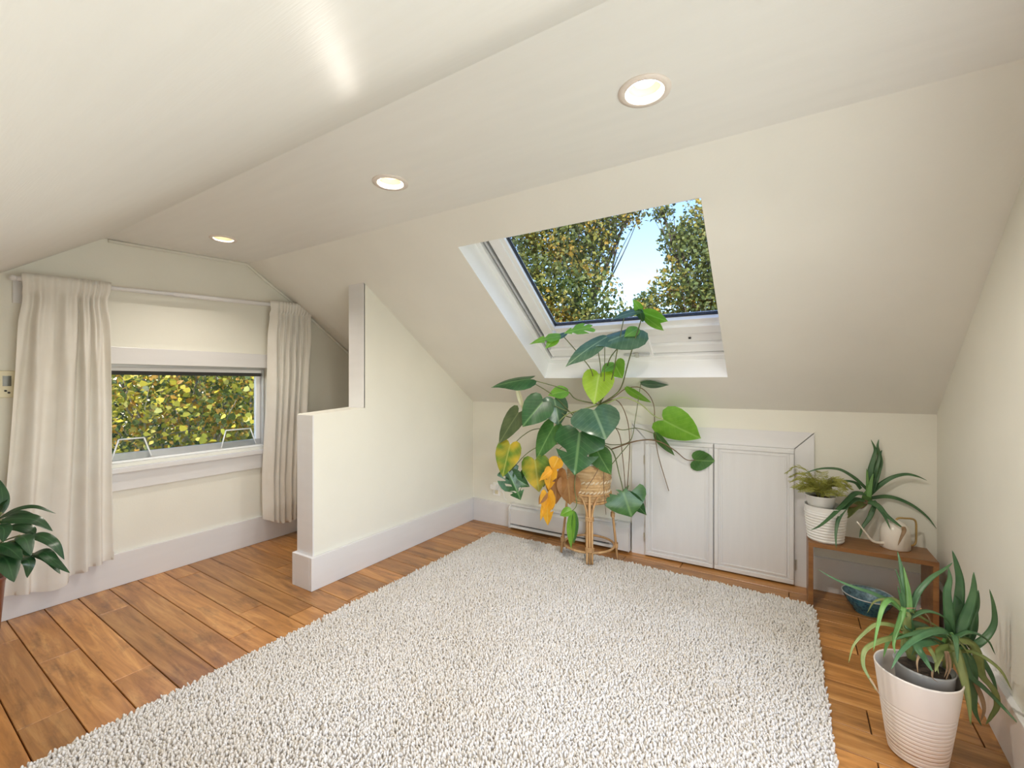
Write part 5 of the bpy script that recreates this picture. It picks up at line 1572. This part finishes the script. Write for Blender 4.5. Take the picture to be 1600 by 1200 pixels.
for pts, w, offs in (
    ([(-20, 290), (100, 225), (220, 207), (350, 250)], 36, (0.02, 0.10)),
    ([(-20, 280), (120, 242), (240, 268)], 38, (0.05, 0.10)),
    ([(-10, 300), (100, 280), (220, 290), (330, 360)], 85, (0.0, 0.06)),
    ([(170, 400), (250, 390), (340, 440), (402, 538)], 66, (0.0, 0.02)),
    ([(110, 390), (160, 410), (195, 512)], 70, (-0.04, -0.06)),
    ([(-30, 480), (80, 450), (200, 515)], 90, (-0.03, 0.0)),
    ([(180, 515), (270, 490), (340, 550), (437, 622)], 62, (0.0, 0.0)),
    ([(200, 500), (300, 530), (378, 628)], 50, (0.02, 0.02)),
    ([(-40, 500), (40, 540), (88, 678)], 110, (-0.08, -0.12)),
    ([(110, 530), (180, 550), (170, 652)], 56, (-0.02, -0.04)),
    ([(0, 260), (14, 150), (0, 40)], 60, (0.0, 0.03)),
    ([(-10, 240), (20, 190), (52, 160)], 44, (0.0, 0.0)),
    ([(-60, 330), (20, 340), (20, 430)], 70, (-0.06, -0.10)),
    ([(40, 340), (120, 330), (200, 360), (225, 390)], 70, (0.04, 0.08)),
    ([(-60, 300), (-160, 220), (-300, 260)], 90, (0, 0.05)),
    ([(-60, 380), (-200, 360), (-360, 460)], 100, (0, -0.05)),
    ([(-60, 430), (-180, 470), (-300, 600)], 100, (-0.04, -0.1)),
    ([(-50, 260), (-70, 100), (-140, -20)], 80, (0, 0.0)),
    ([(-20, 440), (60, 470), (140, 540)], 80, (-0.08, -0.1))):
    path = A5(pts, offs)
    blade(path, w * 0.25 / FPX * LD * 1.1, up=(CAMP - path[0]).normalized() * 0.55 + Vector((0, 0, 0.8))).build('leaf', 'lily_leaf', ly, True)
    b0 = path[0]
    MB().tube(spline([crownL + Vector((random.uniform(-.03, .03), random.uniform(-.03, .03), -0.008)), crownL.lerp(b0, 0.55) + Vector((0, 0, 0.05)), b0, path[0].lerp(path[1], 0.15)], 5), 0.0032, 5).build('petiole', 'petiole', ly, True)
settle(ly, crownL)

# ================================================================== OUTSIDE: ground and autumn trees
gm = MB(); gm.add([(-60, -40, -5.6), (40, -40, -5.6), (40, 60, -5.6), (-60, 60, -5.6)], [(0, 1, 2, 3)])
struct(gm.build('ground', 'grass'))

LEAF4 = np.array([[0, 0, 0], [0.34, 0.42, 0.10], [0, 1, -0.05], [-0.34, 0.42, 0.10]])
LEAF7 = np.array([[0, 0, 0], [0.46, 0.12, 0.06], [0.40, 0.62, 0.08], [0, 1, -0.06], [-0.40, 0.62, 0.08], [-0.46, 0.12, 0.06]])
def rot_rand(n, r_, face=None, k=0.5):
    nrm = r_.normal(size=(n, 3)); nrm /= np.linalg.norm(nrm, axis=1)[:, None]
    if face is not None: nrm = nrm * (1 - k) + np.array(face)[None] * k; nrm /= np.linalg.norm(nrm, axis=1)[:, None]
    t = r_.normal(size=(n, 3)); t[:, 2] -= 0.6
    t -= (t * nrm).sum(1)[:, None] * nrm; t /= np.linalg.norm(t, axis=1)[:, None]
    b = np.cross(t, nrm)
    return np.stack([b, t, nrm], 1)
PAL = {'yellow': [(0.12, 0.17, 0.03), (0.50, 0.46, 0.04), (0.86, 0.70, 0.06), (0.88, 0.74, 0.14), (0.50, 0.50, 0.06), (0.76, 0.42, 0.06), (0.16, 0.22, 0.04)],
       'green': [(0.10, 0.17, 0.03), (0.15, 0.22, 0.05), (0.20, 0.26, 0.05), (0.08, 0.14, 0.04), (0.26, 0.28, 0.05)],
       'mixed': [(0.15, 0.19, 0.05), (0.26, 0.29, 0.07), (0.11, 0.15, 0.05), (0.42, 0.38, 0.08), (0.56, 0.36, 0.06), (0.22, 0.27, 0.09)],
       'dark': [(0.035, 0.075, 0.035), (0.05, 0.10, 0.045), (0.06, 0.09, 0.05)]}
def crown_points(n, blobs, r_):
    w = np.array([b[3] ** 2 for b in blobs]); w = w / w.sum()
    k = r_.choice(len(blobs), n, p=w)
    d = r_.normal(size=(n, 3)); d /= np.linalg.norm(d, axis=1)[:, None]
    rad = r_.random(n) ** 0.45
    B = np.array([b[:3] for b in blobs]); Rr = np.array([b[3] for b in blobs])
    return B[k] + d * (rad * Rr[k])[:, None], k
def tree(name, label, base, blobs, n, leaf, pal, seed, bark='bark', group='autumn trees outside the windows', face=(0.3, -0.7, 0.5), singles=0, trunk_r=0.16):
    r_ = np.random.default_rng(seed); rr = random.Random(seed)
    root = thing(name, label, 'tree', group)
    base = Vector(base)
    cen = Vector(np.mean([b[:3] for b in blobs], 0))
    low = min(b[2] - b[3] * 0.3 for b in blobs)
    fork = Vector((base.x * 0.5 + cen.x * 0.5, base.y * 0.5 + cen.y * 0.5, base.z + (cen.z - base.z) * 0.55))
    MB().tube(spline([base, base.lerp(fork, 0.5) + Vector((0.1, 0.05, 0)), fork], 6), [trunk_r * (1 - 0.4 * i / 12) for i in range(13)], 10).build('trunk', bark, root, True)
    for b in blobs:
        c = Vector(b[:3])
        m = MB().tube(spline([fork, fork.lerp(c, 0.5) + Vector((rr.uniform(-.2, .2), rr.uniform(-.2, .2), 0.15)), c], 5), [trunk_r * 0.5 * (1 - 0.8 * i / 10) for i in range(11)], 7)
        br = m.build('branch', bark, root, True)
        tw = MB()
        for k in range(7):
            d = Vector((rr.gauss(0, 1), rr.gauss(0, 1), rr.gauss(0, 0.8))).normalized() * b[3] * rr.uniform(0.6, 1.0)
            s0 = fork.lerp(c, rr.uniform(0.55, 1.0))
            tw.tube(spline([s0, s0.lerp(c + d, 0.5) + Vector((rr.uniform(-.1, .1), rr.uniform(-.1, .1), rr.uniform(0, .12))), c + d], 4), [0.018 * (1 - 0.8 * i / 8) for i in range(9)], 5)
        t_ = tw.build('twigs', bark, br, True); t_['kind'] = 'stuff'
    p, k = crown_points(n, blobs, r_)
    M = rot_rand(n, r_, face, 0.45)
    s = leaf * r_.uniform(0.6, 1.25, n)
    L = LEAF4
    V = p[:, None, :] + np.einsum('vk,nkc->nvc', L, M) * s[:, None, None]
    pal_ = np.array(PAL[pal])
    clump = (vnoise(p[:, :2] * 1.0 + 40 + p[:, 2:3], 1.7, seed) * 0.75 + r_.random(n) * 0.25)
    idx = np.clip((clump * len(pal_) * 1.3 - 0.15 * len(pal_)).astype(int), 0, len(pal_) - 1)
    cc = pal_[idx] * r_.uniform(0.75, 1.2, (n, 1))
    me = np_mesh('foliage', V.reshape(-1, 3), (np.arange(n * 4).reshape(n, 4)), np.repeat(cc, 4, 0), 'tree_leaf')
    o = bpy.data.objects.new('foliage', me); COL.objects.link(o); o.parent = root; o['kind'] = 'stuff'
    if singles:
        kinds = []
        for q in range(5):
            me = np_mesh('leaf', LEAF7.copy(), np.array([[0, 1, 2, 3, 4, 5]]), np.repeat(pal_[q % len(pal_)][None], 6, 0), 'tree_leaf'); kinds.append(me)
        return root, kinds, r_
    settle(root, base)
    return root

# gable-side trees (seen through window_1)
yt, kinds, r_ = tree('autumn_tree', 'yellow-leaved tree close outside the low window', (-8.2, 3.4, -5.6),
    [(-7.2, 2.3, 1.0, 0.8), (-7.4, 3.1, 1.35, 0.75), (-7.1, 3.2, 0.55, 0.7), (-7.5, 4.0, 1.05, 0.8), (-7.2, 2.2, 0.1, 0.7), (-7.4, 3.9, 0.3, 0.6), (-7.6, 2.8, 2.0, 0.9), (-7.6, 4.4, 1.8, 0.9), (-7.5, 1.5, 1.2, 0.9), (-7.4, 2.8, -0.9, 0.8)],
    11000, 0.078, 'yellow', 21, 'bark_pale', singles=220, trunk_r=0.13)
# nearest leaves as pieces of their own
vis = []
while len(vis) < 260:
    px = random.uniform(165, 416); py = random.uniform(586, 738)
    vis.append((px, py, random.uniform(5.4, 6.6)))
for i, (px, py, d) in enumerate(vis):
    o = bpy.data.objects.new('leaf', kinds[random.choice((0, 0, 1, 2, 2, 3, 4))])
    p = P(px, py, d)
    n_ = Vector((0.55, -0.45, 0.5)) + Vector((random.gauss(0, .4), random.gauss(0, .4), random.gauss(0, .4)))
    o.location = p
    o.rotation_euler = (n_.to_track_quat('Z', 'Y').to_matrix() @ Matrix.Rotation(random.uniform(0, 6.28), 3, 'Z')).to_euler()
    s = random.uniform(0.055, 0.095); o.scale = (s, s, s)
    o.parent = yt; COL.objects.link(o)
settle(yt, (-8.2, 3.4, -5.6))
tree('evergreen_tree', 'dark green tree behind the yellow tree outside the low window', (-12.5, 5.2, -5.6),
     [(-12, 3.5, 1.5, 1.8), (-12, 5.5, 1.2, 1.8), (-12.2, 6.8, 2.2, 1.9), (-12, 4.6, -0.8, 1.8), (-12.3, 7.6, 0.0, 2.0), (-12.5, 2.0, 0.2, 2.0), (-12.5, 5.0, 3.2, 2.0)], 9000, 0.17, 'green', 22)
tree('evergreen_tree', 'tall shadowy dark tree furthest behind the low window', (-17, 7, -5.6),
     [(-17, 4.5, 1.5, 2.6), (-17, 8, 1.5, 2.8), (-17, 6, -1.5, 2.6), (-17, 10.5, 0.5, 2.8), (-17, 6, 4, 2.6), (-17, 1.5, 0.5, 2.8)], 9000, 0.25, 'dark', 23)
# skylight trees
def sk(px, py, d): return tuple(P(px, py, d))
tree('autumn_tree', 'large green and gold tree filling the left of the skylight', (-4.6, 9.4, -5.6),
     [(*sk(830, 430, 8.6), 1.15), (*sk(880, 350, 8.9), 1.0), (*sk(900, 480, 8.4), 0.95), (*sk(810, 500, 8.5), 0.9), (*sk(905, 395, 8.8), 0.75), (*sk(780, 340, 9.0), 1.2),
      (*sk(860, 560, 8.6), 1.0), (*sk(720, 450, 9.0), 1.3), (*sk(915, 515, 8.5), 0.6), (*sk(930, 300, 9.0), 0.9), (*sk(820, 250, 9.2), 1.2), (*sk(985, 325, 8.9), 0.42), (*sk(945, 365, 8.9), 0.40)], 34000, 0.090, 'mixed', 31, trunk_r=0.2)
tree('autumn_tree', 'green and gold tree filling the right of the skylight', (0.3, 10.6, -5.6),
     [(*sk(1105, 400, 8.8), 0.85), (*sk(1120, 480, 8.7), 0.85), (*sk(1052, 455, 8.7), 0.52), (*sk(1015, 495, 8.7), 0.30), (*sk(1130, 330, 9.0), 0.80), (*sk(1062, 375, 9.0), 0.46), (*sk(1035, 330, 9.0), 0.24), (*sk(1170, 420, 8.8), 1.1), (*sk(1160, 540, 8.7), 1.1), (*sk(1060, 540, 8.7), 0.7), (*sk(1190, 300, 9.0), 1.1)], 24000, 0.090, 'mixed', 32, trunk_r=0.18)
tree('autumn_tree', 'paler distant tree low behind the gap in the skylight', (-2.6, 14.5, -5.6),
     [(*sk(1000, 520, 13), 0.9), (*sk(960, 560, 13), 1.3), (*sk(1040, 550, 13), 1.2), (*sk(1010, 470, 13), 0.35)], 9000, 0.13, 'mixed', 33, trunk_r=0.15)
